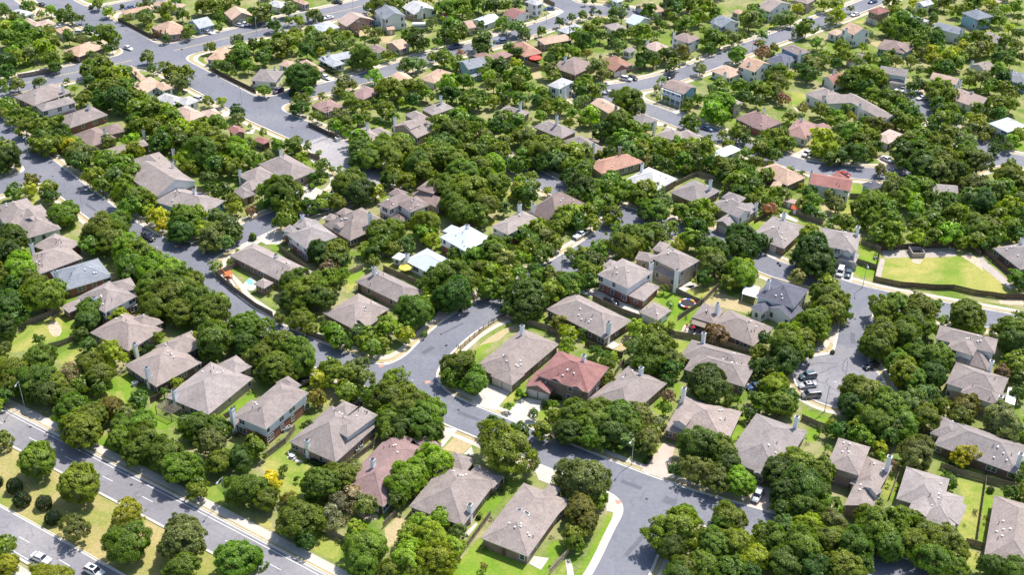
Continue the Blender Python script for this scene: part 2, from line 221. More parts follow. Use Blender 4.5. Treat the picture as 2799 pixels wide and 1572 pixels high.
# ---------------------------------------------------------------- houses
# nick | walls | roof | blocks (tile, three eave corners, eave height, roof type) | chimneys (tile x,y top height) | garages (block side count)
HOUSES = """
house with two skylights beside the bright corner lawn|b|G|d3 -292,1060 155,1270 525,690 2.8 h;d3 240,690 350,755 480,580 3.4 h;d3 400,800 455,850 545,735 2.7 h||
grey hipped house with white corner chimney beside the skylight house|b|G|d2 1500,785 2045,965 2400,520 2.8 h;d2 1870,390 1965,232 2160,320 2.9 h;d2 2365,605 2455,472 2200,340 2.7 h|d2 2115,748 6.6|
pinkish brown roofed house with square chimney near the wide road|w|P|d2 800,600 1260,775 1760,230 2.8 h;d2 1180,210 1390,30 1560,100 2.9 h;d2 1560,110 1690,40 1810,180 2.7 h|d2 1152,302 7.2|
grey two-storey house with back patio and white table set|pw|G|d2 330,125 785,338 1190,-40 2.8 h s=.62;c2 760,1400 905,1500 1185,1268 5.2 h s=.34;c2 760,1235 870,1135 1000,1200 4.6 h|d2 505,110 7.8|
two-storey brick house with white siding above a narrow lawn|rw|G|c2 -190,1290 95,1420 510,1050 5.4 h;c2 -272,1320 -120,1400 100,1180 2.8 h;c2 200,960 315,890 440,985 5.2 h|c1 2290,1212 8.0|
long grey house with a lattice pergola at its end|t|G|c1 1625,1105 2060,1275 2510,915 2.8 h;c1 2180,800 2335,685 2450,820 2.9 h|c1 1718,1028 6.6|
dark walled grey house with wide chimney above the back lawn|k|G|c1 1235,780 1545,1000 1990,755 2.8 h;c1 1560,620 1895,440 2010,590 2.9 h|c1 1450,805 6.4|
grey house with dark chimney beside the yard with sand oval|p|G|c1 800,515 1270,645 1690,465 2.8 h;c1 1220,335 1470,245 1640,350 2.9 h|c1 1330,568 5.2|
two-storey house with patio roof over the yard with sand oval|rw|G|c1 700,140 1035,265 1400,125 5.2 h;c1 590,205 680,265 870,190 2.6 h s=.2;b1 1040,1400 1290,1330 1350,1440 4.8 h|c1 930,112 7.6|
slate blue roofed brick house|r|S|b1 650,1495 1110,1320 1030,1120 2.8 h|b1 548,1262 7.0|
grey roofed red brick house above the slate blue roof|r|G|b1 215,1140 375,1305 810,1130 2.8 h;b1 330,1020 545,892 800,990 2.9 h|b1 305,995 7.2|
big grey hipped house at the left edge beside the street|w|G|b1 295,960 605,845 450,590 2.8 h;b1 -80,640 265,540 420,740 2.9 h;b1 240,760 330,700 470,770 3.6 gu|| 
dark brick house with pale blue gable wall|rw|G|b1 1340,150 1530,400 1800,290 3.2 h;b1 1340,300 1555,525 1885,345 4.2 gu|b1 1708,58 7.4;b1 1700,182 7|
light blue walled house with small solar panel|u|G|b1 1600,600 1750,430 2160,612 3.0 h;b1 1860,520 1985,500 2150,610 2.8 h|b1 1918,450 6.6|
grey house with driveway and bright front lawn|t|G|b2 20,205 290,105 600,275 3.2 h;b2 -180,320 40,225 200,320 3.0 h;b2 -180,440 -60,350 80,380 2.8 h|b2 240,58 7.6;b1 2368,262 7|
small detached garage beside the white chimney house|t|G|b1 2310,460 2400,550 2520,500 2.6 h||0 L 1
white two-storey house with brown weathered roof|tw|B|b2 1205,600 1325,660 1560,540 5.4 h;b2 1400,590 1525,685 1712,607 5.6 h;b2 1315,500 1385,445 1500,490 5.2 h;b2 1315,740 1420,795 1510,760 2.8 h s=.8||
brown roofed house with three dormer windows behind the big tree|b|B|b2 1560,490 1790,640 1900,560 2.8 h;b2 1600,440 1750,500 1850,400 4.8 h|| 
large grey house with a small white dormer|k|G|b2 670,798 930,965 1310,785 2.9 h s=.7;b2 800,700 870,638 960,680 3.4 h;b2 690,760 730,695 810,730 2.9 h;b2 775,800 835,842 905,795 4.4 gv z=2.5|b2 1122,690 8.2|
red brick house with white upper wall by the street bend|rw|G|b2 290,905 490,1045 815,930 5.2 h;b2 275,870 325,808 420,850 4.4 h;b2 390,830 470,730 600,790 5.0 h|b2 455,705 7.6|
grey house with fenced play yard and pool corner|b|G|b2 -227,1130 -20,985 535,1300 2.8 h;b2 -20,1390 80,1440 170,1380 2.7 h|b2 195,1103 5.6|
two-storey brick house with white metal roof|rw|W|b2 1810,930 2065,1070 2335,945 5.4 h s=.4;b2 1870,880 1930,808 2100,890 5.2 h s=.4|b2 2088,806 8.2|
white metal roofed house with a yellow parasol behind|w|W|b2 1480,1170 1690,1040 2080,1260 2.8 h s=.42;b2 1362,1140 1410,1080 1480,1120 2.5 h s=.1|b2 1495,1092 6.6|
grey hipped house between the white roof and the curved street|p|G|b2 960,1362 1195,1245 1690,1459 2.8 h|b2 1165,1222 7.0|
grey house with front gable above the curved street|b|G|c2 640,258 1010,72 1345,212 2.8 h;c2 960,330 1100,412 1190,320 2.9 gv|| 
pale two-storey house with brick base at the block centre|rw|G|b3 -215,822 105,668 275,745 5.0 h|b3 75,603 8.2|
brown house with swept roof and two white chimneys|b|B|b3 165,690 425,490 705,605 3.0 h s=.85|b3 210,603 7.6|
terracotta roofed house on the upper block|t|T|b3 785,185 885,305 1265,165 2.8 h s=.45|b3 1065,33 7.4|
pale blue metal roofed house beside the terracotta roof|b|L|b3 1110,355 1350,235 1645,350 2.8 h s=.45|b3 1288,198 6.6|
grey hipped house with a wooden deck behind|b|G|b3 1545,480 1790,360 2070,465 2.8 h|b3 1965,363 7.2|
grey house with wide shed dormer and front gable|t|G|b3 1950,610 2130,520 2435,650 3.0 h;b3 2010,775 2150,838 2430,650 3.1 gv;b3 2080,540 2145,480 2310,545 4.0 h;b3 2165,680 2240,745 2325,660 4.8 gu z=2.5|b3 2418,588 7.4|1 L 1
two-storey red brick house with covered walk to a garage|rw|G|b3 845,1295 1145,1440 1385,1270 5.4 h;b3 920,1225 965,1150 1050,1190 5.2 h;c3 1135,90 1300,150 1460,5 2.7 h s=.3|b3 1378,1180 8.6|
white walled detached garage at the end of the covered walk|w|G|c3 1250,255 1440,340 1575,240 2.7 h||0 L 1
beige two-storey house with large front gable|t|G|b3 1380,1140 1570,1025 1850,1165 5.4 h;b3 1380,1265 1620,1365 1735,1310 2.8 h s=.9;b3 1225,1150 1255,1068 1430,1110 3.4 h;b3 1400,1060 1460,970 1560,1010 4.4 h|b3 1632,1252 7.6|
long dark walled grey house beside the white garage|k|G|c3 345,225 915,525 1175,340 2.8 h;c3 490,170 590,72 700,120 2.9 h|c3 957,355 6.8|
grey corner house with two garage doors on a white driveway|b|G|c3 -317,755 5,965 395,545 2.8 h;c2 2330,880 2530,985 2640,870 2.7 h|c3 100,388 7.0|1 L 2
red roofed two-storey house|b|R|c3 440,660 960,805 715,1045 5.3 h s=.5;c3 130,990 370,1068 480,900 2.9 gv;c3 365,915 500,975 570,895 5.2 gv;c3 570,1000 705,1048 800,950 5.3 gv|c3 710,683 9.0|1 L 2
pale grey hipped house right of the red roof|b|G|c3 840,1150 1150,790 1480,1010 2.8 h|c3 1278,801 6.8|
grey house with red parasol on its back patio|b|G|c3 1905,395 2140,230 2600,400 2.8 h;c3 1788,312 1890,165 2100,235 2.8 h|c3 2035,170 6.6|
grey roofed house behind the crepe myrtle and patio|b|G|c3 1660,700 1775,530 2370,695 2.8 h;c3 1700,825 2295,1000 2400,800 2.8 h|c3 1898,463 6.8|
grey house with white lattice dormer over the street|b|G|c3 1500,1420 1690,1085 2275,1240 2.9 h;c3 1590,1335 1715,1385 1790,1280 5.0 gv z=2.5|c3 1702,1008 7.6|0 L 1
pale grey house with red trimmed garage|b|G|c3 2050,1695 2415,1260 2934,1416 2.8 h;d3 2380,440 2480,480 2560,400 2.8 gv|c4 290,1290 7.2|0 L 1
two-storey house with stepped grey roofs and pinkish walls|pt|G|d4 590,370 700,90 1010,190 4.8 h;d4 960,280 1235,370 1070,640 2.9 h;d4 755,760 1010,850 1120,600 2.9 gv;d4 965,560 1075,662 1100,600 4.4 gv z=2.5|d4 1207,272 7.6|
house with white gable and brick gable facing the lower right|t|G|d4 1285,700 1370,375 1795,510 4.4 h;d4 1470,880 1570,560 1940,690 3.4 h;d4 1390,790 1565,880 1620,700 4.6 gv;d4 1670,865 1890,960 1945,760 3.2 gv||
grey house cut off by the right edge at the bottom|b|G|d4 2235,658 2135,1268 2640,1420 2.8 h||
long grey house with a pale leafing tree in front|k|G|d4 1640,170 2470,458 2610,190 2.8 h;c4 1610,1460 1700,1285 1960,1380 2.9 h|d4 2507,248 7.0|
two-storey house with paired windows beneath its front roof|bw|G|c4 1665,525 1700,385 2275,530 5.4 h;c4 1765,625 2030,695 2130,560 5.4 h;c4 1840,755 2170,832 2240,720 2.9 h s=.8|c4 2218,738 7.4|
grey house with white patio roof at the right edge|tw|G|c4 1745,960 1860,752 2385,905 4.4 h;c4 1900,1060 2280,1190 2365,1075 4.4 h|c4 2308,1090 8.0|
dark slate roofed white house|w|D|c4 60,-110 405,35 315,240 5.2 h;c4 0,200 225,330 330,230 3.4 gv;c3 2370,200 2470,270 2600,180 3.4 h|c4 10,-60 9|
grey house with two garage doors beside the round dark tree|b|G|b4 50,720 385,832 160,1045 2.8 h;b4 0,960 20,1000 60,950 2.9 gv|b4 165,690 7.0|0 l 2
white two-storey house with arched window and garage|w|G|b4 500,1010 535,835 915,905 5.4 h;b4 735,1060 830,1090 880,1010 5.2 gv;b4 700,1128 865,1185 882,1090 2.8 h|b4 895,828 8.8|2 L 2
house with dark wall below the detention basin trees|k|G|b4 2540,1245 2225,1040 2600,1000 2.8 h|b4 2520,940 6|
pinkish tan roofed house with gable by the curved road|b|O|b4 -60,296 70,190 330,362 2.8 h s=.5;b4 20,432 110,455 140,400 2.8 gv||
long red gabled roof house|w|R|b4 405,405 812,475 850,362 4.6 gu s=.4;b4 620,310 700,290 800,350 3.0 h|b4 435,275 6|
small blue house with grey roof|u|D|b4 935,405 1045,365 1140,430 3.4 h||
half hidden grey roofed house among dark trees|w|G|b4 1640,527 1885,527 1895,420 3 gu||
grey house beside the yellow lined cross street|k|G|a1 95,965 330,1045 740,920 3.0 h|a1 615,838 7.6|
two-storey house with long white side wall|tw|G|a1 330,1045 420,1100 760,1015 5.4 h||
grey roofed brick house below the white walled one|r|G|a1 540,1170 690,1265 1060,1130 2.8 h|a1 872,1028 6.8|
mottled brown and grey roofed house|b|B|a1 690,1325 950,1250 1180,1350 3.0 h;a1 980,1260 1165,1215 1240,1295 3.0 h|a1 1030,1280 6.2|
grey hipped house between the small bright tree and dark grove|b|G|b1 970,78 1030,135 1480,20 2.8 h|a1 1415,1288 7|
orange tan roofed house beside the wide diagonal street|w|O|a1 1270,850 1435,925 1540,810 2.8 gv s=.4;a1 1600,895 1715,865 1610,805 2.8 h s=.4;a1 1240,660 1300,645 1440,770 2.8 h s=.3||
white roofed low house beside the wide diagonal street|w|L|a1 1570,990 1640,915 1790,1000 2.8 h s=.35;a1 1740,1000 1870,945 1960,1000 2.7 h s=.35||
pink tan roofed house with small front garden trees|w|Q|a1 1745,1075 1870,1200 1990,1110 2.8 h s=.45;a1 2060,1165 2190,1130 2130,1065 2.8 h s=.45||
small dark red roofed garage|r|R|a1 2262,1270 2310,1335 2425,1305 2.7 gu||
low red roofed house below the dark red garage|k|R|a1 2240,1370 2330,1350 2480,1400 2.6 h s=.4;a2 -10,1390 40,1345 120,1402 2.7 h s=.4||
orange roofed house at the corner of the crossing|k|O|a1 675,480 780,560 1000,450 2.8 h s=.4||
pink roofed house in the top left grove|w|Q|a1 240,200 290,175 390,250 2.8 h s=.4;a1 420,260 560,235 460,190 2.8 h s=.4||
orange roofed house between grove and corner|w|O|a1 520,290 600,330 740,300 2.8 h s=.4||
pale grey roof at the top left corner|w|L|a1 100,110 250,155 350,130 2.8 h s=.3||
orange house with dark fence at the top left corner street|w|O|a1 1155,110 1230,140 1525,100 2.8 h s=.4|| 
orange house near the upper left top edge|w|O|a1 1500,50 1780,82 1850,40 2.8 h s=.4|a1 1735,20 5|
orange roofed house beside the brown fence|p|O|a1 1540,250 1640,345 1830,265 2.8 h s=.5;a1 1650,345 1790,330 1770,270 3 gu s=.4||
pale blue house with white garage|u|L|a1 1865,205 1970,280 2110,235 2.8 gv s=.4|||0 L 1
tan roofed house with two cars outside|t|O|a1 2235,120 2290,195 2500,150 2.8 gu s=.5||0 R 1
orange roof behind the corner lawn|w|O|a1 2070,555 2190,600 2260,480 2.8 h s=.4||
grey roofed house beside the round dark oak|w|G|a2 -60,800 190,812 300,700 2.8 h s=.4|a2 185,660 5|
orange and tan roofed house next to the hedge|w|O|a2 230,640 300,590 400,625 2.8 h s=.4;a2 430,610 500,585 672,690 2.8 h s=.4||
white walled house with long pale roof beside the hedge|w|L|a2 610,575 760,660 880,625 2.8 h s=.4;a2 640,565 930,500 980,560 2.8 gu s=.35|a2 715,510 5.5|
small brown roofed house in the upper middle|w|B|a2 1120,450 1190,525 1285,480 2.8 h s=.4||
orange roofed gabled house behind the big oak|t|O|a2 1300,420 1420,490 1500,440 2.8 gv s=.4|| 
pinkish tan house with brick chimney|p|Q|a2 805,200 895,260 1165,190 2.8 gu s=.4|a2 1005,205 5.4|
white two-storey house with blue grey roof|w|S|a2 1185,85 1270,190 1470,145 5.4 gu s=.45|a2 1240,125 7.4|
cream roofed house with dark chimney near the top|w|L|a2 1445,65 1560,140 1785,90 2.8 gu s=.35|a2 1638,62 5.2|
pale flat roofed house beside the pinkish tan one|w|L|a2 520,250 640,312 840,275 2.8 h s=.3||
tan roofed house at the upper street side|t|O|a2 350,5 480,45 545,30 2.8 h s=.4||
pale roof near the top left middle|w|L|a2 120,30 240,75 290,20 2.8 h s=.3||
small orange roofed gabled house|t|O|a2 2040,210 2100,280 2165,255 3.4 gv s=.4||
white roofed house behind the dark conifer|w|W|a2 2150,190 2260,245 2400,175 2.8 gv s=.35||
dark pink roofed house near the top middle|w|R|a3 -80,130 20,182 172,130 2.8 gu s=.4||
long maroon roofed house in the upper middle|b|P|a2 2175,560 2230,510 2340,570 2.8 h s=.4;a2 2280,560 2400,600 2550,540 2.8 h s=.4||
teal walled house with grey roof and porch|e|S|a2 2010,605 2100,685 2290,630 4.8 gv s=.4;a2 2110,740 2150,760 2240,715 2.6 h s=.2||
orange roofed house left of the teal house|w|O|a2 1640,765 1760,822 1900,705 2.8 h s=.4||
orange tan roofed house with pale side wall|w|O|a2 1330,770 1480,720 1555,800 2.8 gv s=.4||
brown roofed house half under dark trees|b|P|a2 940,920 1060,985 1210,890 2.8 h s=.4||
long brown roofed house behind the power pole|b|P|a2 540,1040 680,1115 870,1050 2.8 h s=.4|a2 775,1065 5|
grey winged house below the power pole trees|t|G|a2 900,1310 1090,1250 1290,1380 2.8 h;a2 1260,1390 1380,1330 1240,1245 2.8 h|a2 1097,1208 7|
grey hipped house with tall white chimney|b|G|a2 1625,1075 1840,1003 1965,1062 2.8 h|a2 1825,943 7.4|
grey house with three window dormer and gabled garage|t|G|a2 1365,1240 1590,1365 1760,1260 2.9 gv;a2 1455,1125 1585,1088 1725,1158 4.4 h;a2 1445,1225 1525,1280 1600,1225 4.8 gv z=2.5|a2 1370,1153 7.6|
grey house at the middle with far white chimney|b|G|a2 2345,1095 2480,1040 2735,1090 2.8 h|a3 80,1008 7|
white tall house near the top middle|w|L|a3 130,10 240,52 305,20 5.4 h s=.35||
brown tiled long roof house|b|O|a3 245,385 520,333 590,392 2.8 h s=.4|a3 290,425 5|
red roofed house beside the red umbrella yard|b|T|a3 220,385 305,520 180,600 2.8 h s=.5||
small pale grey gabled house|w|L|a3 500,315 620,230 665,290 2.8 h s=.35||
grey roofed house behind a tall tree near the top|w|G|a3 930,240 1000,305 1125,270 2.8 h s=.35||
white gabled house with metal roof near the top|w|W|a3 1110,215 1230,252 1385,190 2.8 gu s=.4||
orange hipped house near the top|w|O|a3 1225,50 1380,12 1505,105 2.8 h s=.4||
white house cut by the top edge|w|W|a3 980,0 1040,22 1100,0 4.8 h||
small orange roof among trees at the upper right|w|O|a3 2175,105 2240,137 2300,110 2.8 h s=.4||
white two-storey house with porch and blue grey roof|w|S|a3 1985,205 2070,268 2228,210 5.2 gu s=.4|a3 1990,183 7.4|
two-storey house with pale wall and dark gable|w|B|a3 1572,372 1745,425 1870,375 4.8 h s=.45|a3 1605,308 7.4|
pink tan roofed house behind dark oaks|w|Q|a3 1280,450 1420,405 1560,460 2.8 h s=.4|a3 1340,393 5|
small grey roof left of the dark oaks|w|G|a3 1090,500 1150,465 1225,490 2.8 gu s=.3||
burnt orange roofed house with double garage|r|T|a3 870,600 1020,545 1180,640 2.8 h s=.55;a3 900,620 1010,705 1115,650 2.9 gu s=.6|a3 873,540 6.6|1 R 2
grey weathered roof house left of the burnt orange roof|b|B|a3 450,630 620,740 770,610 2.8 h s=.5;a3 440,640 470,595 640,620 2.9 h|a3 527,558 6.6|
narrow tall white house|w|L|a3 375,850 490,765 588,815 5.8 h s=.35|a3 520,862 8|
orange roofed two-storey house with beige chimney|t|O|a3 795,1012 975,1132 1100,1078 4.6 gu s=.35|a3 1028,1043 7.2|
grey hipped house among the central trees|b|G|a3 200,1255 490,1370 645,1300 2.8 h|a3 443,1140 8|
grey roofed house above the terracotta roof|b|G|b3 520,-30 745,128 910,50 2.8 h|b3 808,6 7.4|
pale grey house with very tall chimney|w|G|a3 1180,1160 1325,1118 1420,1200 2.8 h s=.45|a3 1410,1205 7.6|
light grey winged house by the curving street|w|G|a3 1455,1345 1530,1260 1720,1335 2.8 h s=.4;a3 1640,1335 1740,1278 1838,1370 2.8 h s=.4||
blue house with white two-level balconies|u|B|a3 1475,855 1697,930 1845,862 5.4 gu s=.3||
long orange hipped house at the upper right|w|O|a3 1960,700 2150,770 2300,710 2.8 h s=.4|a3 2108,712 5|
white two-storey house with orange gable roof|w|O|a3 2245,650 2400,712 2560,630 5.2 gu s=.4|a3 2345,620 7|
grey tall house behind the bright round tree|t|G|a3 2030,975 2200,1045 2275,1008 5.0 h s=.35||
brown roofed house with white trimmed entrance|r|P|a3 2220,1175 2400,1090 2654,1215 2.9 h s=.55;a3 2380,1240 2480,1290 2560,1220 2.9 h|a3 2495,1070 5.6|
white metal roofed house in the right centre|w|W|b3 1950,100 2160,12 2270,65 2.8 h s=.45||
grey gable roof at the top right centre|w|G|a3 2400,65 2445,28 2560,90 2.8 gu||
tall dark fronted house by the upper right street|w|G|a4 -90,60 20,115 212,30 4.8 gu s=.35||
tan brick two-storey house at the top right street|t|G|a4 250,0 390,35 475,0 4.6 h s=.35||
red roofed two-storey brick house with white garage doors|b|R|a4 990,102 1090,142 1205,100 5.0 h s=.5||0 L 2
small white flat roof house in the top right trees|w|L|a4 1385,160 1560,215 1600,200 2.8 h s=.2||
white gable house cut by the top right edge|w|L|a4 1480,20 1540,62 1610,20 4.6 gv||
dark blue walled house with pale roof|u|S|a4 1935,130 2070,88 2212,162 5.0 h s=.45||
slate roofed two-storey house near the top right|w|S|a4 1640,262 1890,338 1945,285 4.4 gu s=.4|a4 1920,285 6|
orange two-storey house with broad white chimney|w|O|a4 765,270 850,345 978,292 5.4 gu s=.5;a4 585,320 680,350 770,310 3.0 h s=.4|a4 780,275 7.4|
grey roofed house with blue gable in the upper right|u|B|a4 1090,475 1150,385 1410,440 2.8 h s=.45;a4 1265,480 1370,515 1440,465 3.0 gv|| 
dark slate purple roofed house|u|D|a4 -10,600 110,520 290,575 2.9 h s=.5|a4 215,578 6|
brown roofed blue two-storey house|u|B|a4 150,460 300,545 397,500 4.8 h s=.35|a4 323,500 6.6|
small pale roof left of the white two-storey house|w|G|a4 855,570 920,600 968,540 2.8 gu s=.4||
maroon roofed house half behind a big oak|w|R|a4 590,750 650,832 860,740 2.8 gv s=.5|a4 660,680 6|
white two-storey house with garage porch and two cars|w|G|a4 1100,715 1375,757 1390,690 5.2 gu s=.45;a4 1200,815 1370,832 1378,790 2.8 h s=.4||1 L 2
tan roofed tall house with side chimney|w|Q|a4 1590,785 1862,838 1935,788 4.6 gu s=.5|a4 1910,790 6.6|
orange pink roofed house at the far right|w|Q|a4 1880,1000 1935,893 2180,1020 3.0 gv s=.5|a4 2020,903 6|
white metal roofed tall house at the right edge|w|W|a4 2190,1215 2370,1307 2550,1238 5.0 h s=.3||
grey gabled house in the far right trees|w|G|a4 2030,632 2150,708 2225,660 3.0 gv s=.45|a4 2025,598 5.6|
tan grey roof near the yellow green tree|w|G|a4 2150,320 2250,427 2310,365 2.8 h s=.4||
blue grey roofed house at the right edge|u|S|a4 2365,790 2420,695 2640,770 3.4 h s=.4|a4 2418,690 6|
long white two-winged house|w|G|a4 400,940 545,857 750,963 3.8 h s=.5;a4 600,1040 835,1012 800,930 3.9 gu s=.5;a4 800,1000 870,935 1215,1180 3.8 gv s=.45|a4 915,1028 8;a4 567,950 7|
brown tan roofed house beside the bright yellow tree|w|P|a4 230,1340 285,1180 480,1262 3.0 h s=.55;a4 450,1260 550,1213 605,1275 2.9 h|a4 340,1163 6|
tan roofed house between dark trees at the right|w|Q|a4 1070,1345 1190,1422 1300,1310 2.8 h s=.45||
orange roof sliver above the dark trees|w|O|a4 1395,1290 1530,1260 1610,1290 2.8 h s=.4||
pink roof at the top right edge|w|Q|a4 2195,10 2260,32 2312,10 2.8 h s=.4||
"""
LAWNS = """
g d1 940,140 1090,20 1090,220 1060,210
y d1 1960,500 2120,560 2240,700 2170,750 1940,650
y d2 370,140 100,300 60,400 230,650 380,690 640,400 470,320 330,200
y d2 0,840 150,930 170,1010 0,940
y d2 620,1060 860,1140 820,1330 560,1210
y d2 1190,900 1270,900 1250,990
t d2 1270,990 1390,880 1500,900 1450,1100 1290,1190
g d2 2190,740 2350,660 2440,690 2330,850 2200,1000 2080,1140 2080,1100 2190,950
g d2 1900,1447 2240,1050 2532,1290 2860,1400 2900,1640 1800,1640
g d3 330,1180 440,1100 510,1200 330,1430 170,1447 290,1400 360,1280
g d3 940,830 1090,850 1060,940 720,1440 610,1470 590,1300 720,1150 830,1080
y d3 430,1470 530,1290 530,1470
g d3 2180,-20 2310,-20 2200,170 2110,130
g d3 1430,180 1510,150 1400,280 1350,270
y d3 1000,300 1100,330 1280,400 1250,410 980,320
y d4 1170,480 1250,480 1210,700 1140,700
g d4 1290,480 1340,430 1270,720 1205,700
y d4 1860,480 2130,540 2050,1140 1930,1130 1860,1000 1930,700
g d4 2150,600 2240,640 2140,1180 2060,1130
y d4 1960,1190 2090,1230 2080,1340 1950,1440
g d4 390,0 540,20 480,130 370,130
g d4 1750,340 2460,560 2440,600 1720,400
y c1 0,640 90,520 210,440 460,320 620,270 700,330 560,600 300,640 0,670
g c1 620,265 780,390 720,530 490,615 590,480 620,380
y c1 570,690 740,590 830,600 790,730 600,780
g c1 900,1050 1100,930 1240,850 1370,930 1250,1150 930,1130
y c1 930,1060 1200,1040 1250,1170 1080,1190 930,1130
g c1 1420,1290 1530,1150 1560,1280 1720,1350 1640,1440 1480,1390
g c1 2110,1300 2532,1030 2532,1090 2180,1340
g c1 60,1100 170,1160 190,1200 60,1140
g c2 1990,640 2230,490 2420,490 2200,720
t c2 2020,630 2230,490 2420,330 2540,330 2640,440 2500,450 2400,540
y c2 2370,1200 2500,1040 2540,1020 2560,1240 2460,1240
y c2 0,150 110,115 180,150 100,210 0,195
y c2 550,450 640,420 680,490
y c2 880,-20 1000,-20 900,80
y c2 1680,440 1840,345 1850,365 1700,490
t c2 1210,690 1330,670 1330,760 1250,740
y c2 600,1180 720,1110 750,1140 640,1190
g c3 -20,1020 100,930 160,960 100,1090 -30,1230
g c3 220,830 360,680 390,690 220,860
g c3 240,1210 360,1180 340,1380 230,1340
g c3 1380,1220 1480,1090 1580,1180 1480,1310
y c3 1570,530 1760,560 1650,680 1600,650
g c3 1590,950 1690,980 1620,1090
g c3 1370,120 1500,40 1640,110 1660,210 1800,210 1640,340 1500,420 1430,390 1560,280 1560,220
g c3 1640,350 1850,200 1780,320 1680,440 1500,430
y c3 1620,50 1870,10 2000,30 1870,160 1700,100
t c3 1900,160 2050,60 2370,190 2350,280 2140,225 1930,180
t c3 1000,630 1180,420 1230,560 1100,650
t c3 390,550 490,570 440,650 300,710
g c3 700,500 900,620 870,650 660,560
g c3 2290,1230 2400,1250 2230,1430 2200,1400
y c3 300,260 380,340 330,390 280,370
g c3 2130,575 2330,640 2260,650
g c4 560,570 660,590 630,660 540,640
g c4 340,1190 480,1240 680,1330 640,1410 340,1310
t c4 830,0 1250,-10 1900,150 2200,150 2532,160 2532,190 2000,195 1400,110 1000,50
y c4 460,1190 620,1240 600,1260
g b4 850,1210 1070,1260 1050,1420 820,1390
g b4 910,1000 1100,1080 1090,1210 880,1160
y b4 20,1210 100,1100 220,1090 250,1280
y b4 1110,1130 1900,1120 2060,1170 2460,1447 2480,1500 2000,1510 1650,1450 1090,1350
t b4 1130,1140 1900,1130 1950,1200 1500,1180 1200,1260 1110,1300
g b4 850,350 920,360 935,515 815,515
y b4 690,640 820,560 860,730 720,690
t b4 500,580 620,600 720,700 560,760
g b4 290,750 500,820 400,840
y b4 150,60 340,50 240,110
g b4 2220,60 2400,110 2532,90 2532,0 2300,0
y b4 1070,180 1140,170 1200,230 1080,230
g b3 2330,790 2480,640 2530,700 2430,870
g b3 1600,1330 1850,1340 1760,1447
g b2 570,440 690,310 790,320 740,440 640,510
g b2 490,170 600,220 610,260 480,190
g b2 50,960 150,930 260,1010 190,1060
y b2 1250,1150 1390,1110 1340,1210 1440,1290 1260,1240
g b2 890,1320 1080,1250 960,1447 880,1447
g b2 1430,1280 1600,1370 1540,1400
y b2 1590,30 1730,110 1620,130
y b2 2430,480 2532,490 2500,580
g b2 2280,780 2440,720 2300,870
y b2 1040,570 1180,590 1120,615
g b1 620,880 790,740 870,790 720,870
y b1 250,490 390,530 350,630 280,570
t b1 0,340 190,260 150,300 0,370
g b1 2320,1260 2470,1330 2350,1447 2310,1380
t a1 990,590 1100,490 1250,490 1260,540 1070,590
t a1 1860,550 2000,490 2070,610 1960,630
t a1 1080,200 1160,165 1180,215
t a1 1700,410 1900,370 1850,410 1700,440
t a1 2110,300 2300,240 2370,280 2200,330
t a1 1910,320 2060,350 1930,380
t a1 1820,900 1930,870 1990,940 1870,970
g a1 1420,770 1600,760 1630,800 1530,815
y a1 2400,1210 2500,1240 2440,1300
t a2 240,870 480,880 360,935 260,915
t a2 1180,370 1400,340 1310,420 1240,410
t a2 980,285 1150,280 1100,360 1000,350
y a2 1350,570 1480,570 1430,640 1300,630
y a2 2120,300 2210,290 2150,335
y a2 1490,200 1600,190 1590,235
t a2 540,60 800,60 600,95
y a3 110,200 330,110 450,130 420,180 180,245
t a3 570,0 950,0 950,65 700,50
t a3 990,770 1150,820 1100,850 980,800
y a3 1400,980 1650,1050 1570,1100 1390,1040
t a3 370,340 490,330 340,365
t a3 170,730 290,700 300,780 190,770
y a3 1430,1260 1590,1230 1460,1320
g a3 2200,1140 2290,1140 2200,1230 2120,1290
t a4 380,150 540,180 480,205 390,200
y a4 830,190 960,180 940,225 850,228
y a4 0,230 200,290 60,325 0,300
t a4 1000,420 1130,400 1080,465
y a4 230,900 370,930 360,1000 240,1055
t a4 1830,250 2070,280 2060,305 1940,285
"""
